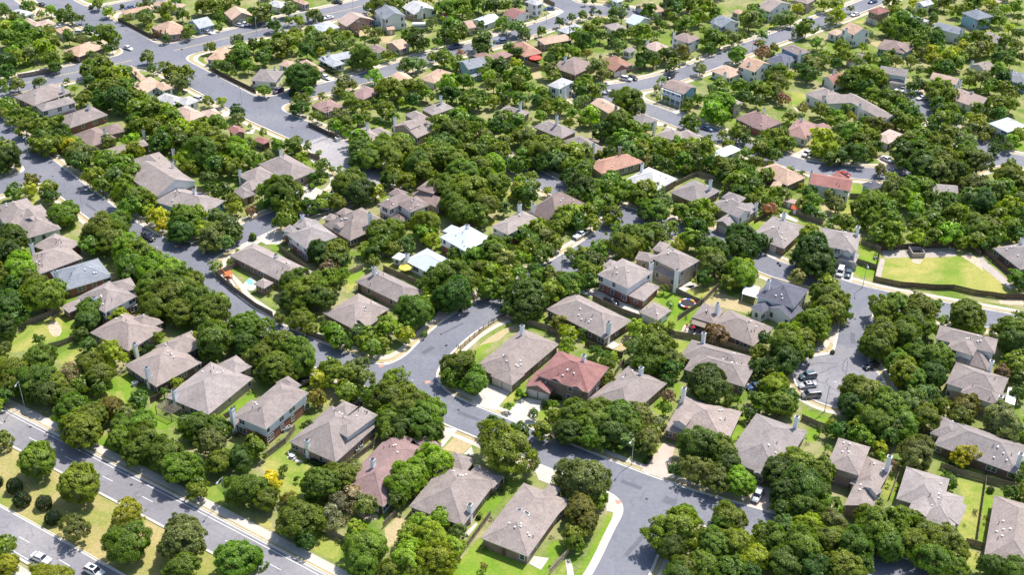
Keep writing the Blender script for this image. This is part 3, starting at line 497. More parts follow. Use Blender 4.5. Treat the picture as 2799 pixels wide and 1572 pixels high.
DRIVES = """
p d3 1500,140 1610,170 1530,505 1265,430
p d3 2405,560 2580,600 2500,840 2260,830
c d3 930,620 1060,620 1140,780 1120,850 930,820
c d3 200,340 430,380 390,560 260,510
c d3 215,1265 365,1285 285,1405 165,1340
c d3 520,1290 580,1290 600,1380 615,1490 550,1490 535,1380
c d2 1870,-10 2010,-10 1850,180 1810,190
t d2 1960,85 2140,165 2040,255 1840,210
c d2 2050,255 2130,180 2160,280
c d2 330,255 465,330 430,345 300,290
c d2 2055,1045 2175,930 2195,950 2080,1090
c c2 2290,975 2520,1040 2370,1235 2100,1170
p c2 1790,250 2200,170 2340,105 1900,340 1780,330
p c2 1210,770 1300,745 1340,800 1200,830
p c2 1640,920 1790,820 1740,900 1800,1010 1690,1010
c c3 100,1095 335,1150 160,1400 -80,1300
c c3 640,60 800,20 1100,170 1260,240 1240,310 1090,230 900,150
c c3 930,590 990,540 1065,580 990,630
p c3 1700,385 1880,430 1890,490 1670,450
c c3 1610,20 1810,-10 1700,65
p c3 2290,990 2360,935 2450,1010 2370,1080
p c4 420,690 540,645 640,680 765,650 735,725 600,760 440,745
p c4 640,360 792,370 775,630 680,610 590,540
c c4 2345,1070 2385,1000 2470,1030 2440,1170 2330,1170
c b4 -10,1075 115,1100 30,1215 -10,1190
c b4 640,1250 865,1205 820,1410 545,1375
p b4 230,120 370,45 430,100 290,160
p b4 1060,150 1150,150 1360,260 1200,265
c b4 95,720 150,685 305,770 280,785
p b3 600,990 860,905 890,935 590,1050
p b3 1970,870 2045,885 2000,925
p b3 240,290 390,310 360,355
p b3 1050,620 1200,600 1220,640 1060,660
p b3 1480,790 1600,680 1620,800
c b3 1630,1405 1740,1365 1830,1400 1800,1447
c b2 430,510 500,395 700,490 620,580 540,570
c b2 -10,945 180,865 290,900 250,1000 100,1005
p b1 1330,780 1490,755 1510,810 1420,870
c b1 2290,1060 2532,935 2540,1010 2310,1065
c b1 2370,1430 2480,1320 2560,1400 2500,1470
p b1 600,230 820,290 860,330 700,270
c a1 2000,310 2100,300 2190,350 2100,362
c a1 2350,240 2500,230 2450,275
p a1 720,40 890,50 830,82
p a1 1470,390 1610,370 1540,415
c a1 2180,1130 2260,1085 2290,1140 2200,1160
c a1 2400,1320 2532,1265 2500,1325
c a1 140,1340 260,1360 330,1420 250,1430
c a2 640,730 720,755 780,790 700,835 635,790
p a2 180,930 320,940 200,985 60,1000
p a2 1180,660 1400,640 1250,690
p a2 2300,300 2510,340 2360,365
c a2 880,140 1100,140 980,160
c a3 300,95 470,95 515,130 450,155
p a3 1000,730 1180,765 1310,820 1200,835 990,750
c a3 930,800 1110,850 950,885
c a3 1340,1165 1530,1230 1440,1245
c a3 1560,1100 1650,1075 1710,1145
p a3 2290,430 2400,420 2350,470
c a4 450,110 590,150 520,175
c a4 0,305 70,340 0,375
p a4 240,1050 310,1080 290,1110
"""
SAND = """
c1 475,400 500,355 560,350 600,400 612,450 590,490 530,500 490,460
d2 960,830 1030,780 1200,850 1210,900 1080,900
b4 1420,1140 1540,1140 1500,1200 1430,1180
b4 1910,1120 2000,1080 2090,1160 2130,1270 2040,1200
c4 2280,140 2520,130 2532,190 2300,180
"""
EMBANK = """
b4 1120,1065 1400,1052 1410,1128 1170,1140
b4 1525,1048 1845,1035 1860,1122 1530,1135
b4 2095,1115 2450,1425 2400,1460 2035,1160
b4 1112,1140 1160,1150 1115,1335 1062,1310
"""
ROADS = """
4.7 c2 2480,125 2380,190 2050,365 1870,510 1730,650 1600,800 1560,900 1620,1010 1750,1150 2000,1270 2250,1370 2532,1490 2860,1630 3260,1790 3932,2055 4432,2220 5052,2380 5700,2640 6500,2900
4.6 c2 2480,125 2650,20 3000,-170 3180,-270 3450,-450 3560,-560
5.2 d3 860,1800 1080,1447 1250,1050 1380,830
4.5 c2 1450,900 1180,910 880,780 600,680 200,500 -100,330 -482,50 -700,-170 -850,-310
4.5 b1 -500,-560 60,-60 330,160 620,390 1020,700 1250,860 1450,980 1720,1110 1850,1240 2050,1450
4.5 b1 1830,1120 2100,1040 2400,900 2640,790 2900,690 3250,600 3560,420
4.3 b3 -140,160 130,290 380,420 640,540 900,650 1180,730 1500,820 2000,930 2532,1230 2832,1310 3132,1385 3232,1434 3640,1545 4240,1655 4800,1755 5300,1850
4.2 c4 850,190 870,300 868,450 838,620 800,750
6.4 a1 440,-120 510,0 850,170 1230,370 1600,590 2000,800 2300,960 2532,1100 2832,1230 3132,1365 3232,1440 3380,1560 3540,1690 3720,1790
7.0 a1 -300,950 0,880 300,805 500,765 760,710 1230,612 1760,490 2532,305 2870,212 3232,140 3492,80 3800,0 4200,-120
4.2 a1 960,110 1150,70 1500,0 1700,-60
4.2 a2 110,1020 330,960 640,880 1000,790 1350,690 1700,570 2100,480 2450,385 2732,290 2932,225 3080,165
5.5 a3 380,-120 430,-20 570,75 950,110 1150,120
4.2 a3 700,960 940,885 1250,850 1600,760 1980,620 2250,500 2529,400 2679,350 2829,290 3049,220 3329,110 3479,50 3680,-30 3900,-120
4.2 a3 880,930 1100,1000 1400,1100 1640,1195 2000,1325 2400,1500 2629,1564 2929,1654 3229,1684 3529,1722 3879,1724 4279,1700 4600,1620 4720,1560
4.2 a4 1400,920 1480,1000 1600,1120 1850,1320 2050,1420 2250,1540 2532,1600 2900,1650
3.8 a1 -60,-60 60,20 200,140
4.2 b1 200,370 0,440 -200,510
"""
CUL = ('c4', 705, 940, 11.0)
FENCES = """
w grey board fence between the two-storey house and its patio lawn|d2 95,300 290,150 390,10
w board fence beside the air conditioners of the patio house|d2 870,400 1140,200 1195,130
w board fence facing the sidewalk of the wide road|d2 235,720 620,1000 880,1135
w short board fence below the pinkish brown roof|d2 1255,990 1385,855
w long board fence left of the bright corner lawn|d2 1900,1430 2090,1175 2320,865
w pale sunlit board fence beside the curving footpath|d3 370,1447 560,1240
w board fence behind the yard with the sand oval|c1 0,475 190,405 330,370 460,320 600,255
w board fence between the sand oval yard and the narrow lawn|c1 490,625 620,590 750,540
w board fence between the pergola house and the dark walled house|c1 1490,1165 1570,1120 1700,1000 1880,900 2080,790
w short board fence by the white chimney of the two-storey brick house|c1 2170,1350 2280,1290 2330,1230
w long board fence along the sidewalk below the play yard|c1 2140,-94 2290,40 2532,220 2700,310
w board fence beside the small front lawn on the lower street|c2 500,490 640,535 700,545
o open dark rail fence along the curved street|c2 2020,640 2110,560 2250,440 2400,335 2470,300
w board fence behind the grey corner house|c2 2470,325 2902,445 3000,500
w board fence along the driveway of the brick house|c3 795,140 930,210 1060,265 1275,345
w board fence above the trampoline lawn|c3 1480,20 1640,80 1780,150 1880,190
w board fence running up from the trampoline to the dry lawn|c3 1635,345 1890,170 2030,25
w board fence above the crepe myrtle and the grey house|c3 1480,430 1600,500 1860,545 2330,665
w board fence below the long dark walled house|c3 720,595 900,655 1090,715
w short board fence left of the pale hipped house|c3 1010,900 1105,765
w board fence below the long house at the right edge|d4 1700,395 1900,465 2160,535 2450,605
w board fence beside the narrow strip lawn|d4 1200,705 1285,480
w board fence dividing the two bright strip lawns|d4 2060,1135 2150,520
w board fence at the bottom of the bright strip lawn|d4 1950,1145 2130,1195
w board fence below the cul-de-sac lawn|c4 330,1325 480,1395 650,1447
w dark board fence around the grassy basin|b4 1110,1065 1050,1370 1310,1425 1650,1452 1830,1454 2050,1505 2350,1545 2630,1550 2880,1545
w dark board fence behind the concrete slopes of the basin|b4 1110,1065 1400,1045 1740,1030 2020,1010 2200,1155 2400,1330 2560,1460
w short board fence between the white house and the basin|b4 870,1190 1070,1255
w short board fence behind the narrow lawn by the basin|b4 920,990 1050,1045 1110,1080
w board fence behind the small roofed garden set|b4 290,720 540,812
w board fence below the grass beside the red roof|b4 805,545 935,552
w board fence around the wooden deck house|b3 1590,440 1820,325 1980,370 2150,435
w board fence beside the round dark tree house|b3 2390,800 2532,720
w dark board fence along the wide diagonal street|a1 1170,215 1300,275 1500,382 1560,372
w dark board fence above the wide diagonal street|a1 2070,680 2200,760 2532,925
w board fence along the yellow lined street|a1 180,775 380,745 600,700
w dark board fence near the power pole|a2 520,1250 830,1395
w board fence behind the pinkish tan house|a2 860,275 1020,370
w board fence behind the cream roofed house|a2 1470,180 1660,245
w board fence near the red umbrella|a3 110,630 280,690 120,735
w board fence at the top by the white tall house|a3 310,10 420,62
w sunlit board fence by the pink blossom tree|b2 900,1315 1060,1250
w board fence above the parasol lawn|b2 1250,1140 1380,1110
w board fence below the parasol lawn|b2 1260,1260 1580,1400 1690,1440
w board fence between driveway house and bright lawn|b2 380,110 560,150 630,165
w board fence between the two grey brick houses|b2 230,1060 500,1260 540,1295
w grey board fence at the play yard|b1 2150,1320 2260,1270 2360,1215
w board fence beside the red roofed two-storey house|c3 370,470 440,480 470,560
"""
# tile: x,y (crown centre) radius tone; tones d dark m mid l light s sage y yellow o olive p pink b bare v vivid
TREES = """
d1 365,300,235,m 780,540,255,m 745,980,175,s 1265,840,200,l 1270,1130,255,m 1810,1090,270,s 1800,1370,200,m 2340,1300,250,m 20,110,120,o 60,1150,140,m 70,1360,150,l 490,1500,235,l 800,20,230,m 1190,100,160,m 1430,120,200,m 1350,220,170,m 1630,250,210,m 1780,400,215,m 1900,400,170,d 2080,130,200,s 2180,320,150,m 2370,300,150,d 2410,600,210,m 2500,120,100,m 1950,620,130,m 1960,540,100,m
d2 20,200,120,m 140,490,110,y 210,560,70,y 265,400,65,m 90,700,150,m 30,560,110,d 640,560,240,m 830,480,200,m 1040,560,130,b 1100,450,120,s 430,900,240,m 560,860,140,m 490,1090,140,d 740,880,150,b 850,760,150,b 1100,760,130,s 1000,700,120,s 1220,620,100,m 1500,340,170,v 1760,330,190,v 1430,560,190,v 1500,480,200,v 1380,700,130,d 1080,1170,220,m 1050,1330,200,m 980,1000,130,l 1640,950,170,l 1500,1080,170,l 1830,880,140,v 1750,1100,200,l 1500,1290,220,l 1780,1300,220,v 1330,1400,150,m 1960,1170,150,l 2000,1030,110,s 2250,1370,60,o 740,70,90,d 1300,60,130,m 1700,60,150,m 2467,190,315,m 340,690,90,o 410,490,32,m 380,780,120,m 1560,1420,150,m -20,1350,130,s
d3 300,20,130,m 560,30,175,d 760,40,165,m 960,30,190,d 880,130,130,m 1120,120,145,s 1350,100,170,s 1310,180,110,d 700,500,285,s 850,690,130,m 680,800,190,o 740,930,150,o 590,1050,140,m 620,1130,110,m 1620,1000,270,m 1560,1150,190,d 1720,870,150,m 1850,160,230,d 2080,220,190,m 1850,420,190,s 2030,500,190,s 2250,520,180,v 2130,340,170,d 1720,1370,150,m 1650,1440,150,d 2080,950,150,m 2000,1150,230,m 2140,880,190,m 2200,1150,220,l 2400,1280,170,v 2480,1030,140,m 1900,1350,180,m 2150,1400,200,m 2350,1440,150,d 2500,1150,120,m 1620,400,90,d
d4 60,400,200,d 300,350,220,m 500,450,200,m 350,560,230,d 170,620,180,d 520,620,150,d 130,780,120,d 350,780,190,m 620,760,140,m 650,930,150,s 400,960,170,l 180,960,150,s 80,1100,180,m 330,1180,240,m 600,1100,200,m 850,1150,220,m 160,1330,200,d 450,1380,210,d 750,1370,220,m 950,1330,140,d 1130,950,280,m 1000,860,150,m 1350,900,170,m 1180,1130,220,m 1400,1100,190,m 1250,1230,120,d 1530,1000,170,m 1750,1120,230,m 1620,1300,200,m 1830,1350,160,m 2220,1350,160,d 2440,1400,160,m 1480,250,210,s 1400,360,130,m 930,80,140,m 720,20,120,d 1200,60,140,d 1960,220,150,y2 1790,520,110,m 2400,350,90,m 2480,480,80,d 1120,200,90,l 1240,360,60,p 2450,20,120,d 600,200,60,m 1120,250,60,l 2420,640,110,d 620,40,70,m
c1 80,200,190,d 60,400,150,d 420,100,220,m 330,60,130,m 560,50,120,m 130,310,140,d 380,530,75,m 900,240,180,m 860,340,150,d 870,590,100,d 990,270,120,d 1160,270,110,l 1560,500,70,v 1110,670,170,y2 1050,640,130,l 880,790,170,m 960,860,170,m 800,480,100,d 400,720,190,m 100,830,180,m 340,920,210,m 120,960,150,m 560,960,160,m 700,900,170,b 450,1060,185,d 310,1000,160,m 640,1080,150,m 800,980,130,m 980,1000,120,d 720,1215,205,m 900,1300,200,m 760,1340,160,v 1100,1200,150,o 1250,1280,140,s 1360,1130,135,d 1400,1360,160,m 1200,1390,160,m 1620,1050,60,m 1740,950,65,v 1950,1380,170,m 2130,1400,150,m 1820,1330,90,s 2150,1350,120,l 1550,190,180,m 1700,100,225,m 1800,250,180,m 1950,150,210,m 2080,250,190,m 2150,140,130,m 2000,360,140,d 2110,540,235,m 2150,450,160,m 2420,400,185,m 2400,560,165,d 1960,520,110,l 2500,720,120,s 40,620,90,o 1330,640,60,v 20,1080,120,d 60,480,70,d 1430,60,80,d
c2 80,420,130,m 60,520,120,d 460,60,230,m 600,110,190,d 350,160,150,d 700,90,120,m 440,330,150,m 230,320,80,m 780,480,140,v 720,420,100,m 850,560,110,m 1010,450,110,s 1060,560,100,m 1150,600,130,m 1120,480,110,m 1250,560,90,m 1310,420,150,l 1480,480,120,l 1560,240,200,m 1690,150,120,v 1500,330,130,m 1960,90,220,d 1850,40,150,m 2300,40,130,m 2480,80,130,m 2480,230,90,d 60,680,170,m 260,600,205,m 430,700,225,m 200,800,210,m 360,830,160,m 70,850,120,d 740,820,150,m 620,920,120,l 830,900,170,l 980,830,160,s 1050,920,140,s 900,1040,150,m 1360,930,175,y2 1310,1100,220,m 1150,1080,140,m 1500,1060,140,m 1550,1200,190,m 1720,1260,200,v 1620,1330,210,m 1400,1230,160,m 1300,1330,160,m 1440,1390,170,d 600,1110,110,o 2010,800,190,m 1930,900,130,m 2160,930,170,m 2080,720,120,m 1350,30,50,m 2500,1190,60,m 2370,1400,150,d 1660,470,35,m 540,420,90,m 1620,1090,90,m
c3 150,80,220,d 150,220,170,d 380,60,150,m 560,30,140,m 30,150,100,d 460,360,100,o 560,470,110,v 540,600,110,v 690,460,60,d 1230,420,130,v 1400,480,150,m 1260,620,190,s 1420,640,230,m 1560,720,160,s 1350,760,160,m 1560,820,130,d 1140,580,60,o 1570,390,60,m 2030,490,140,p 2450,500,100,d 2430,650,110,m 2450,800,120,d 1920,940,240,d 1980,1060,200,d 1880,850,110,m 1550,1090,90,p 1520,950,80,d 920,920,100,m 880,880,80,m 810,640,70,d 950,770,90,m 1000,700,70,l 900,690,90,m 630,1260,190,m 470,1300,120,m 850,1240,190,m 800,1370,210,m 1050,1300,220,m 1250,1280,180,s 1180,1400,180,m 1430,1370,130,s 560,1400,140,m 380,1300,70,m 210,1260,70,d 90,1060,55,v 2400,1100,90,d 2470,1150,110,m 2480,970,80,m 2330,1260,80,d 1520,1220,70,m 400,1170,60,v 2230,1140,60,v 1560,190,60,s 60,1440,140,d 1500,20,60,m
c4 620,200,210,m 560,90,160,m 740,260,120,m 450,370,200,v 500,450,140,v 180,560,230,m 330,520,160,m 180,720,220,d 360,660,130,m 80,800,150,d 60,990,160,v 200,1100,150,d 130,1170,160,m 60,900,110,m 1130,230,180,m 1280,200,170,m 1500,240,200,m 1450,370,180,s 1580,420,130,m 1120,490,200,m 1080,600,180,m 1350,470,200,m 1420,560,150,d 1960,290,220,m 2000,330,170,m 2050,400,110,m 2420,420,170,m 2430,560,180,d 2450,760,150,m 2480,920,120,d 2480,1060,100,d 1350,850,190,l 1280,760,160,m 1500,700,170,m 1660,720,200,m 1640,860,170,d 1450,930,160,m 950,1060,230,m 850,1180,180,d 1180,1200,240,m 1050,1330,210,m 1400,1180,220,s 1550,1100,170,s 1330,1340,190,m 1560,1300,170,m 1720,1180,110,m 920,1390,130,m 1960,1200,170,o 1900,1280,150,o 2320,1330,210,w 2350,1390,170,w 2320,860,110,p 1250,1400,160,d 630,1350,60,l 520,1420,60,d 700,1420,60,m 1640,210,120,m 2250,440,90,m 1730,340,80,m 300,480,110,m 700,330,90,m 2500,300,90,m
b1 50,160,170,d 60,60,120,m 20,250,90,d 130,480,120,m 310,370,100,o 300,450,90,l 480,460,130,m 490,530,100,d 640,690,160,m 620,780,70,v 690,740,90,m 480,30,130,m 380,20,110,m 690,20,100,y2 800,110,160,s 780,170,150,d 1320,70,110,v 1070,170,150,m 940,340,130,m 1220,210,150,m 1330,310,150,m 1150,330,150,s 1250,400,130,m 1010,420,110,m 1300,540,180,m 1280,620,150,m 1460,570,110,v 1470,660,90,v 1560,720,130,y 1600,820,80,y 1830,760,190,m 1960,690,120,l 1780,860,160,d 2000,850,120,l 2150,740,130,s 2260,820,150,d 2100,930,170,s 2200,990,110,s 2300,900,110,d 2330,650,90,l 2480,670,70,p 2040,1010,110,s 2130,1220,80,w 2200,480,130,d 2050,350,100,d 2300,570,90,m 1840,150,120,v 2000,90,190,m 2150,60,190,m 2330,80,170,v 2450,150,140,m 2140,200,150,d 2280,230,140,m 1890,230,90,m 2420,30,130,m 1560,20,110,d 1000,860,210,m 1150,800,160,m 900,1000,150,m 1070,930,190,m 1250,1020,180,v 1400,1100,200,m 1280,1200,190,m 1300,1290,150,d 1500,1240,190,v 1680,1290,205,v 1550,1390,205,m 1750,1400,190,m 1870,1400,165,m 1450,1330,130,m 130,930,170,d 80,1090,180,d 80,1000,130,m 180,1250,200,v 80,1310,150,m 300,1340,140,d 350,1400,170,m 150,1410,130,d 560,1430,120,m 2050,440,60,d 2500,910,35,m 2350,1070,40,v 2400,320,60,d 2270,1170,40,m
b2 260,480,220,m 130,500,150,m 380,480,130,m 180,590,140,d 130,120,70,s 370,30,110,m 220,20,90,m 30,150,60,d 450,140,80,l 510,40,55,m 620,100,45,l 660,220,90,m 640,310,80,d 570,340,70,d 550,420,32,v 750,260,50,m 830,270,60,v 930,400,200,m 1020,480,170,d 860,470,150,d 700,560,110,m 800,580,110,m 640,600,110,m 530,630,110,d 330,640,130,m 300,770,140,m 450,620,90,d 1180,490,110,l 1040,60,160,m 1250,60,180,m 1400,60,170,m 1150,140,170,m 1320,170,160,m 1020,170,120,d 1480,50,110,d 1350,310,140,m 1320,370,120,d 1480,380,120,m 1600,200,170,m 1700,130,160,m 1650,290,150,m 1850,120,170,m 1980,180,170,m 1900,60,150,m 2100,100,150,m 1780,30,130,m 2250,80,140,d 2400,90,150,m 2480,190,90,d 2050,330,220,m 2200,260,180,m 2350,220,170,v 1900,430,190,m 2100,480,220,m 2330,400,190,m 2250,590,170,m 1950,560,170,m 2000,670,170,m 2150,700,150,m 1680,810,170,v 1650,900,140,v 1730,960,110,v 1280,880,170,m 1230,960,140,m 1370,830,100,m 1480,1000,110,s 1340,1040,100,m 1150,1090,100,d 1160,1170,90,m 1060,1050,90,m 660,1070,170,d 790,1080,170,m 850,1150,120,s 730,1160,130,s 720,1240,120,p 860,1290,80,v 380,1370,170,m 650,1380,180,m 520,1420,140,d 1900,1350,230,m 2030,1330,200,m 1780,1330,140,d 2000,1080,110,m 2150,1120,150,m 2250,1010,120,m 2350,1080,180,m 2450,1000,120,m 2450,1180,150,s 2330,1280,130,l 2450,1330,130,m 2380,1400,110,m 2200,1240,130,m 2440,420,90,m 2450,640,90,s 2250,780,70,m 1620,1420,80,d 1500,540,60,m 2480,870,70,m 740,1390,120,d
b3 110,120,110,m 60,220,120,m 180,190,90,d 200,60,130,m 330,100,170,m 450,60,150,s 450,170,150,s 340,190,120,d 600,110,150,m 700,80,120,m 560,220,120,m 680,260,140,m 760,200,90,m 560,330,110,d 200,330,80,m 80,360,80,v 60,450,90,m 200,430,110,s 150,520,130,d 50,500,80,m 350,470,60,v 700,430,160,d 640,510,120,d 790,500,120,m 830,410,90,m 980,360,130,m 940,430,120,m 1130,440,110,m 1060,520,110,m 950,570,110,m 850,620,110,m 1000,700,130,m 960,760,90,v 1300,470,140,m 1400,450,110,m 1250,540,120,m 1480,560,130,s 1420,650,160,m 1330,690,110,d 1660,670,110,m 1850,650,140,v 1900,750,130,m 1750,740,120,m 1830,840,140,d 1940,650,100,v 1570,830,90,m 1400,850,110,m 1340,930,110,s 1200,900,160,m 1050,900,150,m 1100,1020,160,m 1230,1000,120,m 1480,930,100,m 1750,950,130,v 1650,1000,90,l 1880,980,130,d 2000,1040,160,d 2010,1190,190,s 1930,1110,130,m 2120,1260,110,d 2270,930,180,d 2250,1010,170,d 2420,970,130,d 2330,1070,120,d 2260,1290,170,v 2310,1220,110,v 2150,1380,120,m 2330,1410,70,d 1900,1330,110,d 490,720,150,m 600,700,130,v 760,680,110,m 780,790,110,m 650,780,110,d 430,820,100,m 240,850,140,m 100,900,120,m 330,920,120,s 200,980,120,m 430,980,100,m 330,1080,120,m 260,1130,120,m 80,1150,120,v 60,1290,120,m 700,1090,110,m 800,1160,130,s 900,1000,80,m 850,1060,120,m 770,1280,150,m 680,1200,120,m 590,1100,90,m 270,1330,130,m 400,1340,150,m 550,1390,160,m 230,1250,90,d 730,1370,120,d 130,1040,110,m 970,100,90,d 1130,50,130,s 1280,60,120,m 1240,130,90,d 1340,170,80,w 1450,60,130,m 1600,90,130,v 1750,70,140,m 1900,60,130,m 1700,180,130,m 1800,160,130,d 1520,230,110,d 1720,250,80,m 2000,200,110,d 2100,250,150,m 2250,260,140,m 2350,330,130,m 2220,380,150,m 2400,190,90,m 2460,60,130,m 2300,100,80,m 2380,420,130,d 2500,320,110,m 2100,320,110,d 1420,160,90,d 2250,480,110,d 2450,520,100,m 2350,560,90,m 2100,450,40,o 2500,630,60,d 1950,180,80,m 870,110,60,m
b4 50,110,110,d 30,30,90,m 220,10,80,m 500,60,110,v 620,70,120,v 730,130,110,d 860,90,150,d 980,60,110,m 620,150,100,d 1120,260,80,o 1230,340,80,v 1080,30,90,d 1350,90,150,d 1500,60,150,m 1700,30,150,m 1650,150,180,m 1530,220,190,d 1750,200,180,m 1850,290,170,d 1680,290,170,s 1980,150,170,m 2080,200,170,s 1950,80,130,m 1330,210,90,d 1500,30,120,d 2400,210,90,m 2380,330,180,m 2480,400,140,m 2060,130,110,m 2250,60,90,d 1230,460,170,s 1400,420,150,m 1560,440,130,m 1320,530,130,m 1600,540,90,d 1000,600,160,m 1180,640,140,m 900,640,110,m 1100,560,130,m 1440,560,120,v 1460,640,110,v 1450,740,90,d 2050,430,160,s 2190,480,180,s 2130,600,170,d 2000,540,140,s 2340,450,150,m 1780,600,160,m 1860,700,150,m 1680,650,120,s 1620,760,130,s 2050,680,110,d 2380,620,130,v 2480,560,110,m 2480,720,130,m 2270,720,140,m 2200,820,150,m 2050,830,170,m 2250,920,140,m 2400,830,140,m 2060,950,120,m 1950,880,120,m 1700,830,120,m 1520,820,120,m 1800,900,150,v 1650,920,120,m 1480,930,110,v 1200,760,150,m 1030,770,130,m 1250,880,150,m 1080,880,130,m 1230,970,110,m 1020,950,70,s 1900,980,90,v 2120,1010,80,d 2480,900,110,d 1550,980,80,m 400,480,90,d 440,560,110,m 350,600,90,m 420,660,90,d 180,510,90,s 80,480,90,m 60,590,90,m 30,650,90,p 330,310,60,m 210,260,50,v 330,420,40,l 240,290,50,m 680,600,110,s 620,480,80,s 740,780,110,m 650,770,90,d 830,800,90,m 600,820,60,s 420,850,80,l 450,1080,240,d 480,1180,220,d 330,1140,130,d 570,1220,140,d 410,970,150,m 300,1320,110,w 600,1420,140,m 2450,1330,110,m 2500,1400,80,d 50,230,60,m 2380,30,70,d 10,300,60,d 120,680,50,m 540,720,60,m
a1 50,110,80,d 30,60,60,m 270,60,95,m 150,180,100,m 60,260,110,v 200,280,140,m 60,370,130,m 380,360,150,m 250,420,120,m 480,300,90,m 400,130,60,s 500,100,80,v 620,150,100,m 700,160,100,s 800,180,60,m 680,70,50,m 430,480,140,v 520,420,110,m 130,510,90,v 300,530,120,s 70,610,130,d 180,560,110,m 500,580,130,m 540,650,90,d 60,700,110,d 680,380,80,d 800,380,80,s 690,540,70,s 660,320,60,m 890,300,90,d 1060,350,140,m 1000,290,80,s 950,550,60,s 860,520,60,m 1040,480,60,d 1110,480,50,d 960,30,80,m 1070,110,75,v 1270,170,70,s 1440,150,95,m 1440,180,90,s 1640,90,110,m 1800,140,90,m 1660,170,60,v 1480,270,60,v 1380,50,50,m 1200,50,25,d 1870,290,90,m 1850,350,60,d 1640,370,60,d 1600,320,50,p 2000,60,110,m 2120,50,110,m 2250,50,80,m 2170,170,90,d 2150,100,70,m 2500,100,60,d 2480,200,60,s 2170,270,30,v 2080,460,80,m 2350,390,80,s 2380,480,120,m 2500,440,90,d 2320,560,110,m 2450,650,100,m 2150,640,90,m 2310,720,60,m 2240,660,80,d 2400,560,110,d 1450,560,100,s 1510,670,80,s 1690,700,110,m 1830,720,130,m 1750,790,110,s 1800,830,90,s 1600,640,60,s 170,830,110,s 30,820,70,m 380,810,75,s 60,880,60,m 660,800,45,m 920,650,130,m 1030,640,120,m 860,700,110,m 900,800,110,d 1010,740,150,m 1150,740,150,v 1250,720,110,m 1260,860,150,m 1100,870,170,m 950,870,100,m 1180,980,180,d 1010,980,120,d 850,960,100,m 790,1000,90,m 1320,950,110,m 1420,970,100,v 1530,990,70,m 1380,1080,130,m 1280,1040,120,v 1500,1100,140,m 1620,1100,130,v 1700,1180,140,m 1330,1190,110,d 1400,1260,140,m 1560,1270,150,m 1720,1300,150,m 1600,1380,150,d 1850,1290,150,v 2000,1270,140,v 2130,1230,130,m 1950,1370,150,m 2100,1360,140,m 1800,1410,130,d 2200,1400,110,m 1290,1280,80,d 1160,1090,70,s 1040,1040,40,d 60,1040,110,m 40,1110,80,m 170,1120,110,m 120,1200,90,m 270,1110,80,m 340,1170,90,m 250,1260,120,m 420,1260,130,m 560,1250,130,m 600,1330,130,d 430,1370,130,d 330,1400,80,d 640,1400,80,v 720,1400,90,v 540,1420,110,m 1060,1390,90,o 1320,1410,100,v 2060,990,75,m 2190,1000,65,v 1850,1010,65,m 1720,1030,50,m 2340,1100,90,d 2350,1170,80,s 1780,930,30,v 2470,1240,30,v 730,880,50,v 10,1380,50,d
a2 80,100,130,m 40,160,100,s 320,90,100,s 180,240,100,d 420,190,80,y2 440,230,60,y2 320,200,60,m 560,140,90,m 620,180,70,d 250,360,110,m 380,340,110,m 540,310,90,m 560,380,110,s 680,400,110,s 350,420,140,m 240,470,130,m 90,440,110,m 60,560,120,d 120,500,90,d 500,500,110,d 620,460,80,s 800,370,110,m 740,320,80,v 900,350,90,m 860,450,90,s 950,420,70,s 640,500,60,y2 30,680,40,d 450,760,190,d 540,720,140,m 380,700,120,m 80,890,90,m 60,890,60,d 1060,560,160,m 1100,620,100,m 960,620,90,d 1300,540,75,m 1380,540,40,m 1170,750,95,v 860,820,120,s 950,830,80,s 800,900,80,o 840,910,60,v 520,900,80,m 450,990,110,m 420,1060,110,d 650,950,60,v 1210,310,80,s 1150,340,60,s 1100,300,60,m 1340,200,60,m 1070,380,50,s 1170,410,60,d 1740,220,80,s 1600,390,150,d 1520,330,110,m 1650,440,90,d 1470,600,60,m 1550,640,110,s 1470,650,90,s 1640,630,70,s 1240,40,170,m 1380,30,100,m 1100,70,60,d 1900,80,130,m 2040,60,130,m 2200,40,110,m 2350,60,110,d 2470,50,90,m 1850,60,90,d 1940,270,140,m 1990,330,140,m 1860,330,90,d 2120,160,60,s 1850,180,40,y2 2240,400,150,d 2250,470,110,d 2430,210,90,m 2480,260,80,s 2250,230,60,d 1860,560,120,m 1980,620,100,m 1750,560,80,m 2020,520,50,p 1800,410,60,m 1330,870,160,m 1480,860,130,m 1280,950,90,m 1600,870,140,m 1680,930,100,v 1550,980,110,d 1450,1000,70,v 1900,820,130,v 2050,800,110,m 1880,920,120,d 1980,940,100,d 2120,820,70,m 2300,620,110,s 2250,680,90,m 2420,650,130,d 2500,760,90,v 2300,750,90,v 2350,840,110,m 2450,900,110,m 2100,1000,140,m 2200,970,130,m 2350,1000,90,v 2450,980,80,d 950,1020,110,m 900,960,90,m 1080,1040,80,m 1160,1000,60,d 1280,1080,130,m 1350,1150,90,m 1000,1180,90,m 900,1210,100,m 820,1150,110,s 780,1230,90,v 600,1150,80,m 1080,1160,80,m 880,1280,70,m 1220,1200,70,d 1000,1370,140,v 1080,1400,110,m 1430,1390,130,v 1500,1410,100,m 1240,1420,60,s 1830,1230,150,m 2000,1180,150,m 1950,1300,170,m 1780,1340,120,s 2200,1250,120,m 2130,1190,80,d 2250,1330,100,s 2050,1380,120,m 1850,1410,140,d 2420,1180,110,s 2350,1230,100,d 2480,1280,100,d 2500,1130,80,m 2280,1400,110,m 70,1310,60,m 380,1400,70,m 200,1410,70,s 2480,1400,100,m 230,1430,60,m 510,1410,40,m 2500,460,80,m
